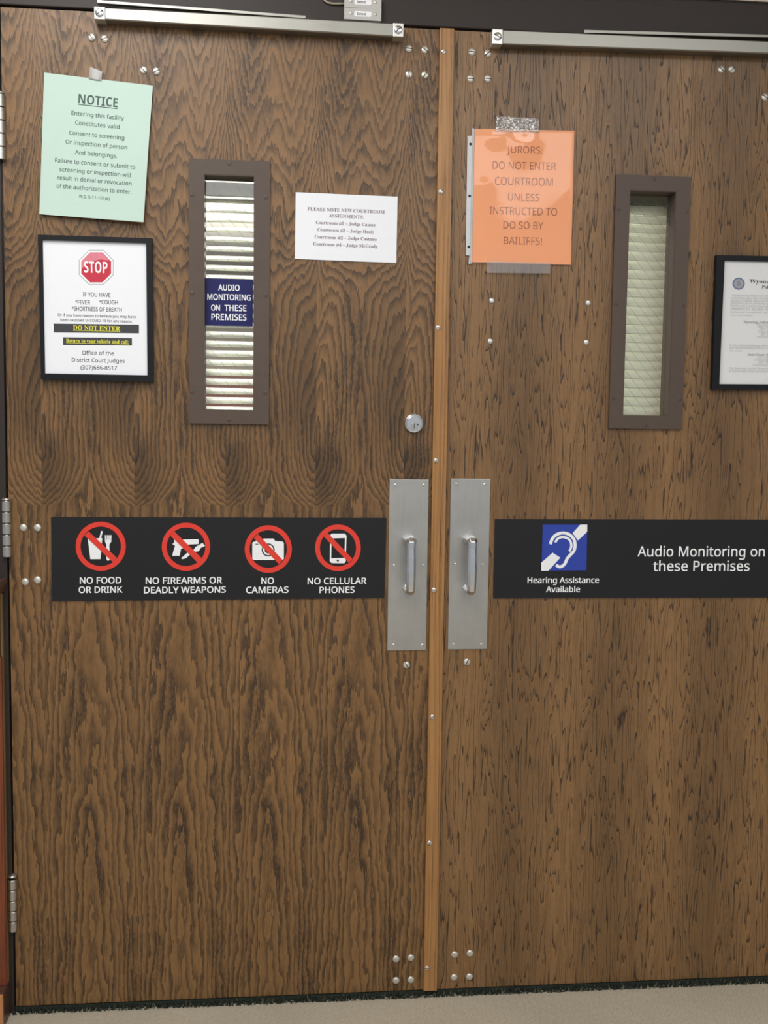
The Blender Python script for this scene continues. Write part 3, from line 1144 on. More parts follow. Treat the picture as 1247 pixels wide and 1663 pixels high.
# ================================================================ green notice
G = Sheet([(0.0858,-0.002,2.0071),(0.3063,-0.003,1.9908),(0.2874,-0.016,1.708),(0.0736,-0.007,1.7194)], bend=lambda s, t: -0.004 * math.sin(math.pi * t) * (s - 0.2) - 0.006 * max(0.0, t - 0.75) ** 2 * 16 * 0.3)
bm = BM()
G.mesh(bm, 8, 12)
green = tag(put('paper_notice', bm, M['paper_green'], smooth=False), 'pale green paper headed NOTICE taped to the left door', 'notice')
lettering('lettering', G, [('NOTICE',0.5047,0.155,0.0794,'bold',0.0188),('Entering this facility',0.5087,0.2608,0.1063,'sans:0.006',None),('Constitutes valid',0.5102,0.327,0.0901,'sans:0.006',None),('Consent to screening',0.5094,0.4023,0.1126,'sans:0.006',None),('Or inspection of person',0.5109,0.4685,0.1263,'sans:0.006',None),('And belongings.',0.5126,0.537,0.0863,'sans:0.006',None),('Failure to consent or submit to',0.5085,0.6058,0.1651,'sans:0.006',None),('screening or inspection will',0.5114,0.6676,0.1463,'sans:0.006',None),('result in denial or revocation',0.5108,0.7273,0.1532,'sans:0.006',None),('of the authorization to enter.',0.5089,0.7872,0.1551,'sans:0.006',None),('W.S. 5-11-101(e)',0.516,0.8486,0.0643,'sans:0.006',None)],
          M['ink_green'], green, underline=(0,))
tp = Sheet([(0.1785,-0.0035,2.0225),(0.2033,-0.0035,2.0144),(0.2019,-0.0035,1.9957),(0.1751,-0.0035,1.9989)], bend=lambda s, t: -0.002 * math.sin(3 * s) * t)
bm = BM()
tp.mesh(bm, 4, 4, 0.0002)
tag(put('adhesive_tape', bm, M['tape_grey']), 'small grey crumpled piece of tape above the green NOTICE paper', 'tape')


# ================================================================ framed notices
def framed(outer, inner, y, label, name='framed_notice'):
    c = sum((Vector(p) for p in outer), Vector()) / 4
    root = thing(name, (c.x, -0.0005, c.z), label, 'framed notice')
    bm = BM()
    o = [(p[0], p[2]) for p in outer]
    n = [(p[0], p[2]) for p in inner]
    quadring(bm, o, n, -0.014, -0.0004)
    bmesh.ops.bevel(bm, geom=[e for e in bm.edges if all(v.co.y < -0.013 for v in e.verts) and len(e.link_faces) == 2 and e.calc_face_angle(0) > 0.5],
                    offset=0.0012, segments=2, affect='EDGES', profile=0.5)
    put('frame', bm, M['frame_black'], root)
    return root


SO, SP = [(0.0711,-0.014,1.6766),(0.305,-0.014,1.6764),(0.3053,-0.014,1.3765),(0.0738,-0.014,1.3783)], [(0.0804,-0.009,1.6663),(0.292,-0.009,1.6661),(0.2936,-0.009,1.3906),(0.0818,-0.009,1.3909)]
stop = framed(SO, SP, 0, 'black framed white STOP notice with a red octagon on the left door')
S = Sheet(SP)
bm = BM()
S.mesh(bm, thick=0.004)
spaper = put('paper', bm, M['paper_white'], stop)
em = BM()
S.poly(em, [(0.6766,0.2416),(0.5772,0.3201),(0.4385,0.323),(0.3419,0.2489),(0.3441,0.1412),(0.4435,0.0628),(0.5818,0.0595),(0.6784,0.1336)], 0.0002)
octo = put('stop_emblem', em, M['print_grey'], spaper)
em = BM()
S.poly(em, [(0.6718,0.2402),(0.5753,0.3164),(0.4406,0.3192),(0.3468,0.2473),(0.3489,0.1427),(0.4454,0.0665),(0.5798,0.0633),(0.6735,0.1353)], 0.0004)
put('emblem_rim', em, M['print_white'], spaper)
em = BM()
S.poly(em, [(0.6534,0.2346),(0.5679,0.3021),(0.4485,0.3047),(0.3654,0.2409),(0.3673,0.1482),(0.4528,0.0807),(0.5719,0.0779),(0.655,0.1417)], 0.0006)
put('emblem_face', em, M['print_dark_red'], spaper)
em = BM()
S.poly(em, [(0.3691,0.1479),(0.4523,0.0838),(0.5711,0.081),(0.6469,0.1374),(0.5566,0.1313),(0.4722,0.1455),(0.4086,0.1715),(0.3701,0.2051)], 0.0008)
put('emblem_gloss', em, M['print_pink'], spaper)
lettering('stop_word', S, [('STOP',0.5061,0.1906,0.0482,'bold',0.0231)], M['print_white'], spaper, lift=0.0010)
for name, lines in [['lettering',[('IF YOU HAVE',0.5107,0.3961,0.0565,'sans:0.006',0.0085),('*FEVER',0.3746,0.4562,0.0298,'sans:0.006',0.0081),('*COUGH',0.6257,0.4512,0.0382,'sans:0.006',0.008),('*SHORTNESS OF BREATH',0.5098,0.5051,0.1025,'sans:0.006',0.0084),('Or if you have reason to believe you may have',0.5099,0.5559,0.1608,'sans:0.006',None),('been exposed to COVID-19 for any reason.',0.506,0.5912,0.1479,'sans:0.006',None)]],['address',[('Office of the',0.5153,0.8368,0.0657,'sans:0.006',None),('District Court Judges',0.5174,0.8924,0.1091,'sans:0.006',None),('(307)686-8517',0.5206,0.9481,0.0753,'sans:0.006',None)]]]:
    lettering(name, S, lines, M['ink_black'], spaper)
bm = BM()
S.poly(bm, [(0.0882,0.6218),(0.9197,0.6147),(0.9187,0.6805),(0.0877,0.6887)], 0.0002)
S.poly(bm, [(0.1779,0.7239),(0.8484,0.7179),(0.8486,0.7746),(0.1767,0.781)], 0.0002)
put('dark_bar', bm, M['print_bar'], spaper)
lettering('yellow_lettering', S, [('DO NOT ENTER',0.5061,0.6477,0.0968,'serif',0.0099),('Return to your vehicle and call:',0.5116,0.7467,0.1291,'serif',0.0081)],
          M['print_yellow'], spaper, lift=0.0005, underline=(0, 1))

PO, PP = [(1.5345,-0.014,1.6776),(1.7831,-0.014,1.6794),(1.7805,-0.014,1.3841),(1.5357,-0.014,1.3817)], [(1.5528,-0.009,1.6659),(1.769,-0.009,1.6675),(1.765,-0.009,1.396),(1.5518,-0.009,1.3936)]
pol_ = framed(PO, PP, 0, 'black framed white policy notice with a round blue seal on the right door')
S = Sheet(PP)
bm = BM()
S.mesh(bm, thick=0.004)
ppaper = put('paper', bm, M['paper_warm'], pol_)
bm = BM()
S.poly(bm, [(0.2354,0.1799),(0.2352,0.1864),(0.2339,0.1928),(0.2315,0.1989),(0.2281,0.2048),(0.2236,0.2103),(0.2183,0.2152),(0.212,0.2196),(0.2051,0.2233),(0.1975,0.2263),(0.1895,0.2285),(0.1811,0.2298),(0.1725,0.2304),(0.1639,0.2301),(0.1553,0.2289),(0.147,0.227),(0.1391,0.2242),(0.1317,0.2207),(0.125,0.2165),(0.119,0.2118),(0.1139,0.2064),(0.1097,0.2007),(0.1066,0.1946),(0.1045,0.1883),(0.1036,0.1818),(0.1037,0.1754),(0.105,0.169),(0.1075,0.1628),(0.1109,0.157),(0.1154,0.1515),(0.1208,0.1466),(0.127,0.1422),(0.1339,0.1385),(0.1415,0.1355),(0.1495,0.1333),(0.1579,0.1319),(0.1665,0.1313),(0.1751,0.1316),(0.1836,0.1328),(0.1919,0.1347),(0.1998,0.1375),(0.2072,0.141),(0.2139,0.1451),(0.2199,0.1499),(0.225,0.1552),(0.2292,0.161),(0.2323,0.1671),(0.2344,0.1734)], 0.0002)
put('seal', bm, M['print_seal'], ppaper)
bm = BM()
S.poly(bm, [(0.2192,0.1801),(0.2191,0.185),(0.2181,0.1898),(0.2163,0.1945),(0.2137,0.1989),(0.2103,0.203),(0.2063,0.2068),(0.2016,0.2101),(0.1963,0.2128),(0.1906,0.2151),(0.1846,0.2168),(0.1782,0.2178),(0.1718,0.2182),(0.1652,0.218),(0.1588,0.2171),(0.1525,0.2156),(0.1466,0.2136),(0.141,0.2109),(0.1359,0.2078),(0.1314,0.2042),(0.1276,0.2002),(0.1244,0.1958),(0.122,0.1912),(0.1205,0.1865),(0.1198,0.1816),(0.1199,0.1767),(0.1209,0.1719),(0.1227,0.1673),(0.1253,0.1628),(0.1287,0.1587),(0.1327,0.155),(0.1374,0.1517),(0.1427,0.1489),(0.1484,0.1466),(0.1544,0.145),(0.1607,0.1439),(0.1672,0.1435),(0.1737,0.1437),(0.1801,0.1446),(0.1864,0.1461),(0.1923,0.1481),(0.1979,0.1508),(0.203,0.1539),(0.2075,0.1575),(0.2114,0.1615),(0.2145,0.1659),(0.2169,0.1705),(0.2184,0.1753)], 0.0004)
put('seal_centre', bm, M['print_seal_light'], ppaper)
bm = BM()
S.poly(bm, [(0.1435,0.1991),(0.1976,0.1983),(0.1893,0.1863),(0.1824,0.162),(0.1677,0.1524),(0.1543,0.1624),(0.1504,0.1868)], 0.0006)
put('seal_figure', bm, M['print_grey'], ppaper)
lettering('heading', S, [('Wyoming Judicial Branch',0.701,0.1582,0.1778,'serif',0.0089),('Policy on Accommodation',0.7097,0.2031,0.124,'serif',0.0075)], M['ink_black'], ppaper)
for lines in [[('Wyoming Judicial Branch Staff',0.5022,0.4901,0.1123,'serif',None)],[('State Court, State Coordinator',0.548,0.7549,0.1029,'serif',None)]]:
    lettering('bold_lettering', S, lines, M['print_grey'], ppaper)
lettering('lettering', S, [('The Wyoming State courts, the judicial branch of government, has a',0.5503,0.2756,0.1928,'sans',None),('continuing policy that the Wyoming Judicial Branch will not, by any',0.548,0.2969,0.1954,'sans',None),('action it takes, deny access to its services, programs and',0.5494,0.3173,0.194,'sans',None),('programs, to an otherwise qualified individual with a need. The',0.5514,0.3385,0.1965,'sans',None),('Branch will provide reasonable accommodations when it may be',0.5529,0.3605,0.1965,'sans',None),('needed to access its services and programs.',0.5545,0.3834,0.1965,'sans',None),('Forms and procedures are available at the office of each clerk',0.5543,0.4111,0.1965,'sans',None),('and the State Coordinator.',0.2216,0.4362,0.0523,'sans',None),('Wyoming Supreme Court',0.5309,0.5118,0.0608,'sans',None),('ADA Coordinator',0.5266,0.529,0.0538,'sans',None),('2301 Capitol Ave.',0.5335,0.5485,0.0491,'sans',None),('Cheyenne, WY 82002',0.5349,0.5689,0.0561,'sans',None),('307 777 7583',0.5396,0.5893,0.0445,'sans',None),('coordinator at the courts',0.5454,0.6096,0.0632,'sans',None),('If you need assistance with access or other parts of this policy,',0.5673,0.6805,0.199,'sans',None),('the Administrative Office of the Courts may help you with this or',0.5661,0.7017,0.1988,'sans',None),('refer to it below.',0.1736,0.7261,0.0302,'sans',None),('2301 Capitol Avenue',0.5495,0.777,0.0585,'sans',None),('Cheyenne, WY 82002',0.5455,0.7982,0.0683,'sans',None),('307 777 7583',0.5361,0.8195,0.0468,'sans',None),('coordinator at the courts',0.5465,0.8423,0.0777,'sans',None),('The Wyoming Judicial Branch is committed to this policy and to all',0.5731,0.8691,0.2014,'sans',None),('of those who have business with the courts and their offices.',0.5746,0.8911,0.2014,'sans',None)], M['print_faint'], ppaper)

# ================================================================ white courtroom note
N = Sheet([(0.6041,-0.0015,1.7839),(0.8228,-0.0015,1.7821),(0.8219,-0.0015,1.6416),(0.6034,-0.0015,1.6441)])
bm = BM()
N.mesh(bm, 2, 2)
note = tag(put('paper_notice', bm, M['paper_white']), 'white landscape sheet listing courtroom assignments beside the left door window', 'notice')
lettering('lettering', N, [('PLEASE NOTE NEW COURTROOM',0.4958,0.2389,0.1652,'serif',None),('ASSIGNMENTS:',0.4982,0.3278,0.0743,'serif',None),('Courtroom #1 – Judge Causey',0.495,0.4371,0.1287,'serif',None),('Courtroom #2 – Judge Healy',0.4946,0.5439,0.122,'serif',None),('Courtroom #3 – Judge Castano',0.4957,0.653,0.1334,'serif',None),('Courtroom #4 – Judge McGrady',0.4939,0.7599,0.1385,'serif',None)], M['ink_plum'], note)

# ================================================================ orange jurors notice in a plastic sleeve
O = Sheet([(0.9875,-0.003,1.9304),(1.207,-0.003,1.9353),(1.2074,-0.003,1.6482),(0.9874,-0.003,1.6478)])
c = O.at(0.5, 0.5)
jur = thing('sleeved_notice', (c.x, -0.0005, O.at(0.5, 1).z), 'orange JURORS notice in a clear punched plastic sleeve on the right door', 'notice')
bm = BM()
O.mesh(bm, 2, 2)
opaper = put('paper', bm, M['paper_orange'], jur)
lettering('lettering', O, [('JURORS:',0.5017,0.1494,0.078,'sans',0.0149),('DO NOT ENTER',0.5043,0.2671,0.1402,'sans',0.0158),('COURTROOM',0.5026,0.3849,0.1282,'sans',0.0164),('UNLESS',0.5041,0.5026,0.0691,'sans',0.0154),('INSTRUCTED TO',0.5051,0.6066,0.1495,'sans',0.016),('DO SO BY',0.5073,0.7121,0.088,'sans',0.0155),('BAILIFFS!',0.5066,0.8291,0.0846,'sans',0.0155)], M['ink_brown'], opaper)
def wrinkle(s, t):
    d = -0.0012 - 0.0010 * math.sin(5 * s + 3 * t) * math.sin(4 * t + 1)
    d -= 0.004 * math.exp(-((s - 0.50) / 0.10) ** 2 - ((t - 0.12) / 0.09) ** 2)
    d -= 0.003 * math.exp(-((s - 0.22) / 0.10) ** 2 - ((t - 0.06) / 0.07) ** 2)
    d -= 0.002 * math.exp(-((s - 0.12) / 0.06) ** 2 - ((t - 0.42) / 0.05) ** 2)
    return d
SL = Sheet([(0.9821,-0.0035,1.9323),(1.2079,-0.0035,1.9369),(1.208,-0.0035,1.6464),(0.9813,-0.0035,1.644)], bend=wrinkle)
bm = BM()
SL.mesh(bm, 30, 40, 0.0002)
put('sleeve', bm, M['sleeve'], jur, smooth=True)
bm = BM()
slab(bm, [(0.9811,1.9317),(0.9867,1.9304),(0.9868,1.6475),(0.9862,1.6442),(0.9794,1.644),(0.981,1.6618),(0.9729,1.6624),(0.9718,1.9145),(0.9812,1.9156)], -0.0036, -0.0030)
bind = put('binding_strip', bm, M['sleeve_strip'], jur)
bind['label'] = 'pale punched edge of the sleeve'
for px, pz in [(0.9788,1.8979),(0.9789,1.7885),(0.9792,1.6801)]:
    bm = BM()
    lathe(bm, [(0.0030, 0.0), (0.0030, 0.0003)], (px, -0.0036, pz), 'Y', 20)
    put('punched_hole', bm, M['black'], bind)
tp = Sheet([(1.0336,-0.0055,1.959),(1.1276,-0.0055,1.9577),(1.1288,-0.0055,1.9279),(1.0317,-0.0055,1.9253)],
           bend=lambda s, t: -0.0012 * math.sin(17 * s + 2 * t) * math.sin(6 * t + s) - 0.002 * math.exp(-((s - 0.04) / 0.05) ** 2))
bm = BM()
tp.mesh(bm, 36, 12, 0.0001)
tag(put('adhesive_tape', bm, M['tape'], smooth=True), 'shiny wrinkled clear tape holding the top of the orange notice', 'tape')
tp = Sheet([(1.0201,-0.0058,1.6507),(1.1604,-0.0058,1.6507),(1.1603,-0.0058,1.6281),(1.0207,-0.0058,1.6256)])
bm = BM()
tp.mesh(bm, 2, 2, 0.0001)
tag(put('adhesive_tape', bm, M['tape_flat']), 'flat clear tape along the bottom edge of the orange notice', 'tape')

# ================================================================ long black signs
A = Sheet([(0.0886,-0.003,1.0871),(0.8081,-0.003,1.0886),(0.8055,-0.003,0.9108),(0.0887,-0.003,0.9057)])
bm = BM()
A.mesh(bm, thick=0.0028)
lsign = tag(put('rules_sign', bm, M['sign_black'], origin=A.at(0.5, 0.5)), 'long black sign of four red prohibition symbols on the left door', 'sign')
for lines in [[('NO FOOD',0.1427,0.7551,0.0877,'sans:0.018',0.0133),('OR DRINK',0.1423,0.8672,0.0923,'sans:0.018',0.0133)],[('NO FIREARMS OR',0.3896,0.7637,0.1637,'sans:0.018',0.0135),('DEADLY WEAPONS',0.3928,0.878,0.1756,'sans:0.018',0.0135)],[('NO',0.641,0.7748,0.0275,'sans:0.018',0.0137),('CAMERAS',0.6405,0.8867,0.0925,'sans:0.018',0.0137)],[('NO CELLULAR',0.8531,0.7836,0.1299,'sans:0.018',0.0136),('PHONES',0.8535,0.8944,0.0775,'sans:0.018',0.0136)]]:
    lettering('caption', A, lines, M['print_white'], lsign)



def symbol(sheet, parent, whites, darks, ring_out, ring_in, bar):
    bm = BM()
    for p in whites:
        sheet.poly(bm, p, 0.0003)
    pic = put('pictogram', bm, M['print_white'], parent)
    if darks:
        bm = BM()
        for p, lift in darks:
            sheet.poly(bm, p, lift)
        put('pictogram_detail', bm, [M['sign_black']], pic)
    bm = BM()
    sheet.strip(bm, ring_out + ring_out[:1], ring_in + ring_in[:1], 0.0008)
    sheet.poly(bm, bar, 0.0008)
    put('prohibition_ring', bm, M['print_red'], pic)
    return pic


symbol(A, lsign,
       [[(0.1059,0.2561),(0.1484,0.2492),(0.1426,0.5003),(0.1131,0.4999)],[(0.145,0.1626),(0.1503,0.1697),(0.1448,0.2506),(0.1395,0.2506)],[(0.1562,0.2137),(0.1594,0.2137),(0.16,0.2705),(0.1618,0.2705),(0.1619,0.2137),(0.1644,0.2137),(0.1646,0.2705),(0.1664,0.2705),(0.1672,0.2137),(0.17,0.2137),(0.17,0.2706),(0.1717,0.2706),(0.1722,0.2137),(0.1754,0.2137),(0.1745,0.2919),(0.1688,0.3302),(0.17,0.4979),(0.1685,0.5149),(0.1649,0.5206),(0.1614,0.512),(0.16,0.4907),(0.1603,0.3302),(0.1565,0.2918)]], [],
       [(0.2173,0.348),(0.2169,0.3768),(0.2158,0.4054),(0.2141,0.4334),(0.2116,0.4606),(0.2085,0.4867),(0.2048,0.5114),(0.2004,0.5345),(0.1956,0.5558),(0.1902,0.5751),(0.1844,0.5922),(0.1782,0.6069),(0.1716,0.6191),(0.1648,0.6287),(0.1578,0.6355),(0.1507,0.6396),(0.1435,0.6408),(0.1362,0.6393),(0.1291,0.6349),(0.1221,0.6277),(0.1154,0.6179),(0.1089,0.6055),(0.1027,0.5906),(0.097,0.5733),(0.0917,0.5539),(0.0869,0.5326),(0.0826,0.5094),(0.079,0.4848),(0.076,0.4588),(0.0736,0.4317),(0.0719,0.4039),(0.071,0.3755),(0.0707,0.3468),(0.0711,0.3182),(0.0722,0.2898),(0.0741,0.2619),(0.0766,0.2349),(0.0797,0.209),(0.0834,0.1844),(0.0878,0.1613),(0.0927,0.14),(0.098,0.1207),(0.1038,0.1036),(0.11,0.0887),(0.1165,0.0764),(0.1233,0.0667),(0.1303,0.0597),(0.1374,0.0554),(0.1445,0.0539),(0.1517,0.0553),(0.1588,0.0595),(0.1657,0.0664),(0.1725,0.0761),(0.1789,0.0884),(0.1851,0.1032),(0.1908,0.1204),(0.1961,0.1397),(0.2009,0.1611),(0.2052,0.1843),(0.2088,0.2091),(0.2119,0.2352),(0.2142,0.2624),(0.216,0.2905),(0.217,0.3191)], [(0.2029,0.3478),(0.2026,0.371),(0.2017,0.394),(0.2003,0.4165),(0.1983,0.4384),(0.1958,0.4593),(0.1928,0.4792),(0.1894,0.4978),(0.1854,0.5149),(0.1811,0.5304),(0.1764,0.5441),(0.1715,0.556),(0.1662,0.5658),(0.1607,0.5735),(0.1551,0.579),(0.1494,0.5823),(0.1436,0.5833),(0.1378,0.5821),(0.132,0.5786),(0.1264,0.5728),(0.121,0.5649),(0.1158,0.555),(0.1108,0.543),(0.1062,0.5291),(0.1019,0.5135),(0.0981,0.4964),(0.0947,0.4778),(0.0917,0.4579),(0.0893,0.437),(0.0874,0.4152),(0.0861,0.3928),(0.0853,0.37),(0.0851,0.3469),(0.0854,0.3239),(0.0863,0.301),(0.0878,0.2786),(0.0898,0.2569),(0.0923,0.236),(0.0953,0.2162),(0.0988,0.1977),(0.1027,0.1806),(0.107,0.165),(0.1117,0.1513),(0.1167,0.1394),(0.1219,0.1295),(0.1273,0.1217),(0.133,0.116),(0.1387,0.1126),(0.1444,0.1114),(0.1502,0.1125),(0.1559,0.1159),(0.1615,0.1215),(0.1669,0.1293),(0.1721,0.1392),(0.177,0.1511),(0.1817,0.1649),(0.1859,0.1805),(0.1898,0.1977),(0.1932,0.2164),(0.1961,0.2363),(0.1986,0.2573),(0.2005,0.2791),(0.2019,0.3017),(0.2027,0.3247)],
       [(0.0961,0.2165),(0.1089,0.1683),(0.1913,0.4869),(0.1791,0.5379)])
symbol(A, lsign,
       [[(0.3591,0.2713),(0.3627,0.2642),(0.3644,0.2713),(0.43,0.2615),(0.4328,0.2716),(0.4328,0.322),(0.3981,0.329),(0.3946,0.3649),(0.384,0.3748),(0.3804,0.3791),(0.3759,0.4652),(0.3546,0.4649),(0.3581,0.4004),(0.3627,0.3431),(0.3545,0.3215),(0.3609,0.3)],[(0.3805,0.494),(0.3982,0.4296),(0.4177,0.3939),(0.423,0.3579),(0.4442,0.3077),(0.4524,0.3438),(0.4389,0.3696),(0.4337,0.4084),(0.423,0.4155),(0.4071,0.4513),(0.3947,0.4942),(0.384,0.5041)]], [],
       [(0.4671,0.356),(0.4668,0.3846),(0.4658,0.413),(0.4641,0.4408),(0.4618,0.4677),(0.4588,0.4936),(0.4552,0.5182),(0.451,0.5411),(0.4463,0.5622),(0.4411,0.5814),(0.4354,0.5983),(0.4294,0.6129),(0.423,0.625),(0.4164,0.6345),(0.4095,0.6413),(0.4025,0.6454),(0.3955,0.6466),(0.3884,0.645),(0.3814,0.6407),(0.3745,0.6336),(0.3679,0.6238),(0.3615,0.6115),(0.3554,0.5967),(0.3497,0.5796),(0.3445,0.5603),(0.3397,0.5391),(0.3355,0.5162),(0.3319,0.4917),(0.3289,0.4659),(0.3265,0.439),(0.3248,0.4114),(0.3238,0.3832),(0.3234,0.3548),(0.3238,0.3263),(0.3248,0.2982),(0.3265,0.2705),(0.3289,0.2437),(0.3319,0.218),(0.3355,0.1935),(0.3397,0.1707),(0.3444,0.1495),(0.3496,0.1304),(0.3553,0.1134),(0.3613,0.0987),(0.3676,0.0864),(0.3743,0.0768),(0.3811,0.0698),(0.388,0.0656),(0.3951,0.0641),(0.4021,0.0655),(0.409,0.0696),(0.4159,0.0765),(0.4225,0.0861),(0.4289,0.0983),(0.4349,0.113),(0.4406,0.1301),(0.4458,0.1493),(0.4506,0.1705),(0.4548,0.1936),(0.4584,0.2182),(0.4615,0.2441),(0.4639,0.2711),(0.4656,0.2989),(0.4667,0.3273)], [(0.4527,0.3558),(0.4525,0.3787),(0.4517,0.4014),(0.4503,0.4236),(0.4485,0.4452),(0.4461,0.4659),(0.4432,0.4855),(0.4398,0.5039),(0.4361,0.5208),(0.4319,0.5361),(0.4274,0.5497),(0.4225,0.5613),(0.4174,0.571),(0.4121,0.5786),(0.4066,0.5841),(0.4011,0.5873),(0.3954,0.5883),(0.3898,0.5871),(0.3842,0.5836),(0.3787,0.578),(0.3734,0.5702),(0.3682,0.5603),(0.3634,0.5485),(0.3588,0.5348),(0.3547,0.5194),(0.3509,0.5025),(0.3475,0.4841),(0.3446,0.4645),(0.3422,0.4438),(0.3403,0.4223),(0.3389,0.4002),(0.3381,0.3776),(0.3378,0.3549),(0.3381,0.3321),(0.3389,0.3096),(0.3402,0.2875),(0.3421,0.266),(0.3445,0.2454),(0.3474,0.2258),(0.3508,0.2075),(0.3546,0.1906),(0.3587,0.1753),(0.3632,0.1617),(0.3681,0.1499),(0.3732,0.1402),(0.3785,0.1324),(0.3839,0.1269),(0.3895,0.1235),(0.3951,0.1224),(0.4007,0.1235),(0.4063,0.1268),(0.4117,0.1323),(0.4171,0.14),(0.4221,0.1498),(0.427,0.1616),(0.4315,0.1752),(0.4357,0.1906),(0.4395,0.2076),(0.4429,0.226),(0.4458,0.2457),(0.4482,0.2664),(0.4502,0.288),(0.4516,0.3102),(0.4524,0.3329)],
       [(0.3474,0.2139),(0.3601,0.168),(0.4426,0.495),(0.4303,0.548)])
symbol(A, lsign,
       [[(0.5933,0.3092),(0.5965,0.2959),(0.602,0.2919),(0.6046,0.276),(0.6224,0.2694),(0.6273,0.2561),(0.6565,0.2562),(0.6624,0.2869),(0.6842,0.2924),(0.6885,0.3098),(0.6892,0.5037),(0.685,0.521),(0.5981,0.5196),(0.5938,0.5022)]],
       [([(0.6608,0.3951),(0.6605,0.4107),(0.6595,0.4257),(0.6577,0.4396),(0.6553,0.4517),(0.6524,0.4616),(0.649,0.4689),(0.6454,0.4735),(0.6416,0.4749),(0.6378,0.4733),(0.6341,0.4687),(0.6307,0.4613),(0.6277,0.4513),(0.6252,0.4391),(0.6234,0.4253),(0.6222,0.4103),(0.6218,0.3947),(0.6222,0.3791),(0.6232,0.3641),(0.625,0.3503),(0.6274,0.3382),(0.6303,0.3282),(0.6336,0.3209),(0.6373,0.3163),(0.6411,0.3148),(0.6449,0.3164),(0.6486,0.321),(0.652,0.3284),(0.6549,0.3384),(0.6574,0.3505),(0.6593,0.3644),(0.6604,0.3794)],0.0005),([(0.6024,0.3199),(0.6112,0.32),(0.6122,0.3293),(0.6034,0.3319)],0.0005)],
       [(0.713,0.3861),(0.7127,0.4148),(0.7118,0.4433),(0.7102,0.4711),(0.708,0.4982),(0.7051,0.5241),(0.7016,0.5487),(0.6975,0.5717),(0.6929,0.5929),(0.6878,0.6121),(0.6822,0.629),(0.6763,0.6437),(0.67,0.6558),(0.6634,0.6653),(0.6567,0.6721),(0.6497,0.6761),(0.6428,0.6773),(0.6358,0.6758),(0.6288,0.6714),(0.622,0.6643),(0.6154,0.6545),(0.609,0.6421),(0.603,0.6273),(0.5973,0.6101),(0.5921,0.5908),(0.5873,0.5695),(0.5831,0.5465),(0.5794,0.522),(0.5764,0.4961),(0.574,0.4692),(0.5722,0.4415),(0.5711,0.4132),(0.5707,0.3847),(0.571,0.3562),(0.5719,0.328),(0.5735,0.3003),(0.5758,0.2734),(0.5787,0.2476),(0.5823,0.2231),(0.5864,0.2002),(0.591,0.179),(0.5961,0.1598),(0.6016,0.1428),(0.6076,0.1281),(0.6138,0.1158),(0.6203,0.1062),(0.6271,0.0992),(0.634,0.095),(0.6409,0.0935),(0.6479,0.0949),(0.6548,0.0991),(0.6615,0.106),(0.6681,0.1156),(0.6744,0.1279),(0.6805,0.1426),(0.6861,0.1597),(0.6914,0.179),(0.6961,0.2003),(0.7004,0.2233),(0.704,0.248),(0.7071,0.274),(0.7096,0.3011),(0.7114,0.329),(0.7125,0.3574)], [(0.6982,0.386),(0.698,0.4087),(0.6973,0.4312),(0.696,0.4533),(0.6943,0.4747),(0.692,0.4953),(0.6892,0.5148),(0.686,0.533),(0.6823,0.5498),(0.6782,0.565),(0.6738,0.5785),(0.6691,0.5901),(0.6641,0.5997),(0.6589,0.6072),(0.6536,0.6126),(0.6481,0.6158),(0.6426,0.6168),(0.637,0.6156),(0.6315,0.6122),(0.6261,0.6065),(0.6209,0.5988),(0.6158,0.589),(0.6111,0.5772),(0.6066,0.5636),(0.6024,0.5483),(0.5986,0.5315),(0.5953,0.5132),(0.5924,0.4937),(0.59,0.4732),(0.588,0.4519),(0.5866,0.4299),(0.5858,0.4075),(0.5854,0.3849),(0.5856,0.3622),(0.5864,0.3398),(0.5877,0.3179),(0.5895,0.2966),(0.5918,0.2761),(0.5946,0.2567),(0.5978,0.2385),(0.6015,0.2217),(0.6055,0.2065),(0.6099,0.193),(0.6147,0.1813),(0.6196,0.1716),(0.6248,0.164),(0.6301,0.1585),(0.6356,0.1551),(0.6411,0.154),(0.6466,0.1551),(0.6521,0.1584),(0.6575,0.164),(0.6627,0.1716),(0.6677,0.1813),(0.6725,0.193),(0.677,0.2066),(0.6811,0.2218),(0.6849,0.2387),(0.6882,0.257),(0.6912,0.2765),(0.6936,0.2971),(0.6955,0.3186),(0.697,0.3407),(0.6979,0.3632)],
       [(0.598,0.2493),(0.6092,0.1987),(0.686,0.5197),(0.6745,0.5703)])
bm = BM()
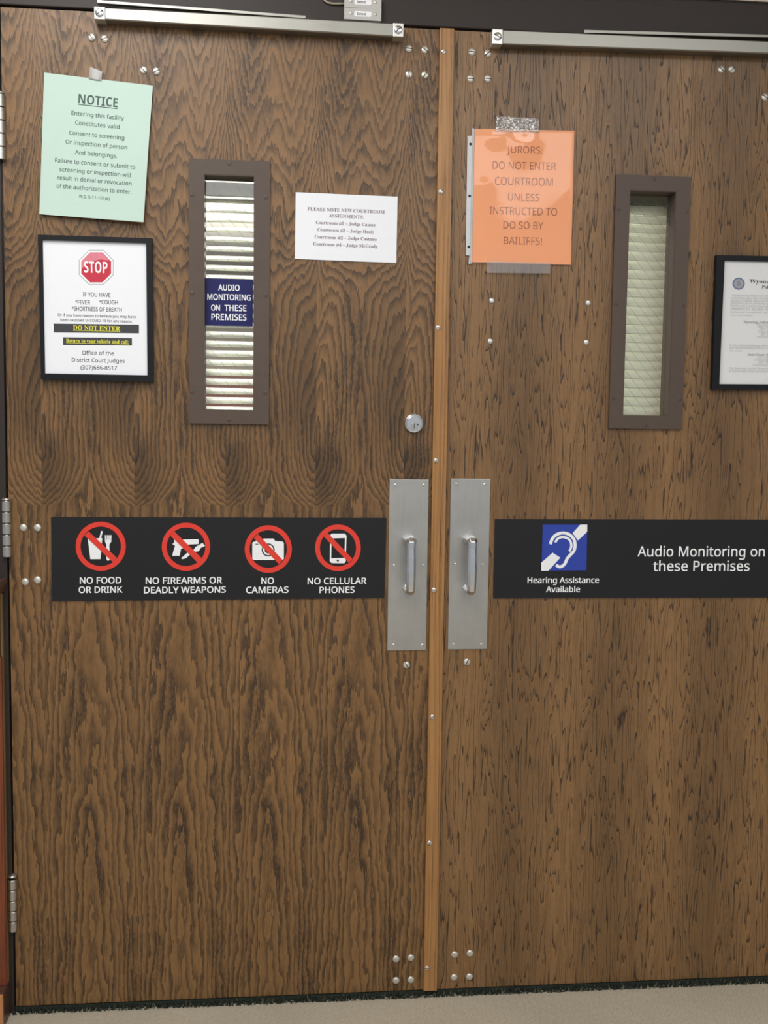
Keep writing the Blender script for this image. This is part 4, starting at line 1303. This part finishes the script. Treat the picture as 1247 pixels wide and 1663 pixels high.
A.strip(bm, [(0.6569,0.395),(0.6567,0.4075),(0.6558,0.4196),(0.6544,0.4306),(0.6525,0.4403),(0.6502,0.4482),(0.6475,0.4541),(0.6446,0.4577),(0.6415,0.4589),(0.6385,0.4577),(0.6355,0.454),(0.6328,0.448),(0.6304,0.44),(0.6285,0.4303),(0.627,0.4192),(0.6261,0.4072),(0.6257,0.3947),(0.626,0.3822),(0.6268,0.3702),(0.6282,0.3592),(0.6302,0.3495),(0.6325,0.3416),(0.6352,0.3357),(0.6381,0.332),(0.6411,0.3308),(0.6442,0.3321),(0.6471,0.3358),(0.6498,0.3417),(0.6522,0.3497),(0.6542,0.3594),(0.6557,0.3705),(0.6566,0.3825),(0.6569,0.395)], [(0.6521,0.395),(0.6519,0.4036),(0.6513,0.4118),(0.6503,0.4194),(0.649,0.4261),(0.6474,0.4316),(0.6456,0.4356),(0.6436,0.4381),(0.6415,0.4389),(0.6394,0.438),(0.6374,0.4355),(0.6355,0.4314),(0.6338,0.4259),(0.6325,0.4192),(0.6315,0.4116),(0.6308,0.4034),(0.6306,0.3948),(0.6308,0.3862),(0.6314,0.3779),(0.6323,0.3703),(0.6337,0.3637),(0.6353,0.3582),(0.6371,0.3542),(0.6391,0.3517),(0.6412,0.3509),(0.6433,0.3517),(0.6453,0.3542),(0.6472,0.3583),(0.6488,0.3638),(0.6502,0.3705),(0.6512,0.3781),(0.6518,0.3864),(0.6521,0.395)], 0.0006)
put('pictogram', bm, M['print_white'], lsign)
symbol(A, lsign,
       [[(0.829,0.2163),(0.8334,0.1961),(0.8737,0.1961),(0.8787,0.2205),(0.8782,0.5446),(0.8738,0.5634),(0.8347,0.56),(0.8293,0.5383)]],
       [([(0.8334,0.2541),(0.874,0.2502),(0.8737,0.4959),(0.8337,0.4993)],0.0005),([(0.857,0.5294),(0.8568,0.5345),(0.8561,0.5389),(0.855,0.5418),(0.8538,0.5428),(0.8525,0.5418),(0.8515,0.5388),(0.8507,0.5344),(0.8505,0.5293),(0.8507,0.5241),(0.8514,0.5197),(0.8524,0.5168),(0.8536,0.5158),(0.8549,0.5169),(0.856,0.5198),(0.8567,0.5242)],0.0005)],
       [(0.9231,0.3722),(0.923,0.4006),(0.9221,0.4287),(0.9206,0.4563),(0.9185,0.4831),(0.9157,0.5088),(0.9123,0.5331),(0.9084,0.5559),(0.9039,0.5769),(0.899,0.5959),(0.8936,0.6127),(0.8878,0.6271),(0.8816,0.6392),(0.8752,0.6486),(0.8686,0.6553),(0.8619,0.6593),(0.855,0.6605),(0.8482,0.659),(0.8414,0.6547),(0.8347,0.6476),(0.8282,0.6379),(0.8219,0.6257),(0.816,0.611),(0.8104,0.594),(0.8052,0.5749),(0.8005,0.5538),(0.7963,0.531),(0.7927,0.5067),(0.7896,0.4811),(0.7872,0.4545),(0.7854,0.427),(0.7843,0.3991),(0.7838,0.3708),(0.784,0.3426),(0.7849,0.3147),(0.7864,0.2873),(0.7886,0.2607),(0.7914,0.2351),(0.7948,0.2109),(0.7988,0.1882),(0.8032,0.1672),(0.8082,0.1482),(0.8136,0.1313),(0.8194,0.1168),(0.8255,0.1046),(0.8318,0.0951),(0.8384,0.0881),(0.8451,0.0839),(0.8519,0.0825),(0.8588,0.0839),(0.8655,0.088),(0.8722,0.0948),(0.8786,0.1044),(0.8849,0.1165),(0.8908,0.1311),(0.8964,0.148),(0.9015,0.1671),(0.9062,0.1881),(0.9104,0.211),(0.9141,0.2354),(0.9172,0.2611),(0.9196,0.2879),(0.9214,0.3156),(0.9226,0.3437)], [(0.9088,0.372),(0.9086,0.3946),(0.908,0.4169),(0.9068,0.4388),(0.9051,0.46),(0.9029,0.4804),(0.9002,0.4997),(0.897,0.5177),(0.8935,0.5344),(0.8896,0.5495),(0.8853,0.5628),(0.8807,0.5743),(0.8758,0.5839),(0.8707,0.5913),(0.8655,0.5967),(0.8601,0.5999),(0.8547,0.6009),(0.8493,0.5997),(0.8439,0.5963),(0.8386,0.5907),(0.8334,0.583),(0.8284,0.5733),(0.8237,0.5616),(0.8193,0.5482),(0.8152,0.533),(0.8115,0.5163),(0.8081,0.4982),(0.8053,0.4789),(0.8028,0.4586),(0.8009,0.4374),(0.7995,0.4156),(0.7986,0.3934),(0.7982,0.371),(0.7984,0.3486),(0.7991,0.3264),(0.8003,0.3046),(0.802,0.2835),(0.8042,0.2632),(0.8069,0.2439),(0.81,0.2259),(0.8136,0.2093),(0.8175,0.1942),(0.8218,0.1808),(0.8264,0.1692),(0.8312,0.1596),(0.8363,0.152),(0.8415,0.1466),(0.8469,0.1433),(0.8523,0.1421),(0.8577,0.1432),(0.863,0.1465),(0.8683,0.152),(0.8735,0.1596),(0.8784,0.1692),(0.8831,0.1808),(0.8875,0.1942),(0.8916,0.2093),(0.8954,0.2261),(0.8987,0.2442),(0.9016,0.2636),(0.904,0.284),(0.906,0.3052),(0.9074,0.3271),(0.9084,0.3495)],
       [(0.8096,0.2311),(0.8204,0.1827),(0.8999,0.5139),(0.8887,0.561)])

B = Sheet([(1.051,-0.003,1.0868),(1.7256,-0.003,1.0879),(1.7266,-0.003,0.9091),(1.051,-0.003,0.9094)])
bm = BM()
B.mesh(bm, thick=0.0028)
rsign = tag(put('hearing_sign', bm, M['sign_black'], origin=B.at(0.5, 0.5)), 'long black sign with a blue ear symbol on the right door', 'sign')
bm = BM()
B.poly(bm, [(0.1605,0.0671),(0.3119,0.0648),(0.3132,0.6475),(0.1605,0.6506)], 0.0003)
ear = put('ear_symbol', bm, M['print_blue'], rsign)
bm = BM()
B.poly(bm, [(0.288,0.065),(0.3119,0.0648),(0.3121,0.1574),(0.2812,0.2677),(0.2626,0.1736)], 0.0006)
B.poly(bm, [(0.159,0.5495),(0.1964,0.4221),(0.2231,0.4854),(0.1837,0.6524),(0.1598,0.6523)], 0.0006)
B.strip(bm, *[[(0.1936,0.3191),(0.1944,0.3049),(0.1956,0.2849),(0.1972,0.2675),(0.1994,0.2521),(0.2024,0.2363),(0.2056,0.2236),(0.2092,0.2136),(0.2135,0.2049),(0.2179,0.1985),(0.2226,0.194),(0.2277,0.1914),(0.2326,0.1914),(0.2375,0.1938),(0.2427,0.1989),(0.2473,0.2059),(0.2515,0.2153),(0.2556,0.2275),(0.259,0.2404),(0.2617,0.2541),(0.2639,0.2699),(0.2655,0.286),(0.2666,0.3032),(0.2671,0.3222),(0.267,0.3407),(0.2663,0.3594),(0.2651,0.3785),(0.2633,0.3945),(0.2605,0.4085),(0.2565,0.4236),(0.2523,0.4395),(0.2485,0.4558),(0.2447,0.4729),(0.2413,0.4914),(0.2389,0.5117),(0.2372,0.5306),(0.2356,0.5447),(0.2337,0.5561),(0.2315,0.5661),(0.2292,0.5731),(0.2264,0.5787),(0.2232,0.5826),(0.2211,0.5833),(0.2185,0.5793),(0.2147,0.5701),(0.2119,0.5628)],[(0.1833,0.3105),(0.1841,0.296),(0.1854,0.2737),(0.1875,0.2513),(0.1905,0.2312),(0.1942,0.2117),(0.1984,0.1948),(0.2033,0.181),(0.2088,0.1698),(0.2144,0.1617),(0.2203,0.156),(0.2267,0.1528),(0.233,0.1527),(0.2393,0.1559),(0.2458,0.1622),(0.2519,0.1714),(0.2574,0.1837),(0.2626,0.1992),(0.267,0.216),(0.2706,0.2345),(0.2735,0.2549),(0.2756,0.276),(0.2769,0.2981),(0.2776,0.3217),(0.2774,0.3446),(0.2766,0.3675),(0.2751,0.3914),(0.2725,0.4141),(0.2686,0.434),(0.2641,0.4509),(0.2602,0.466),(0.2566,0.4813),(0.2531,0.4968),(0.2505,0.5109),(0.2487,0.5262),(0.2471,0.5448),(0.245,0.5632),(0.2422,0.5793),(0.239,0.5936),(0.2352,0.6053),(0.2307,0.6143),(0.2255,0.6206),(0.2196,0.6214),(0.2138,0.6135),(0.209,0.602),(0.206,0.5944)]], 0.0006)
B.strip(bm, *[[(0.2081,0.299),(0.2098,0.2871),(0.2123,0.2707),(0.2148,0.2585),(0.2176,0.251),(0.2212,0.2445),(0.2247,0.2403),(0.2279,0.2383),(0.2313,0.2383),(0.2348,0.2403),(0.2388,0.2442),(0.243,0.2501),(0.2464,0.2577),(0.2493,0.2677),(0.2519,0.2807),(0.2537,0.2946),(0.2548,0.3113),(0.2554,0.331),(0.2551,0.3486),(0.2537,0.3664),(0.2512,0.3857),(0.2494,0.3992)],[(0.2009,0.2847),(0.2027,0.2725),(0.2054,0.254),(0.2089,0.2371),(0.2132,0.2253),(0.2179,0.2168),(0.2226,0.2113),(0.2271,0.2085),(0.2317,0.2085),(0.2363,0.2111),(0.2412,0.2158),(0.2464,0.2233),(0.2512,0.2341),(0.2553,0.2483),(0.2588,0.2657),(0.2613,0.2851),(0.2628,0.307),(0.2635,0.331),(0.2631,0.3544),(0.2613,0.3777),(0.2586,0.3991),(0.2567,0.413)]], 0.0006)
put('ear_drawing', bm, M['print_white'], ear)
lettering('caption', B, [('Hearing Assistance',0.2357,0.7727,0.1643,'sans:0.018',0.0131),('Available',0.2354,0.8887,0.0781,'sans:0.018',0.0132)], M['print_white'], rsign)
lettering('lettering', B, [('Audio Monitoring on',0.7098,0.4055,0.3001,'sans:0.008',0.0226),('these Premises',0.7115,0.5932,0.2278,'sans:0.008',0.0228)], M['print_white'], rsign)


# ================================================================ names: one plain kind name, Blender's own suffix for repeats
bpy.context.view_layer.update()
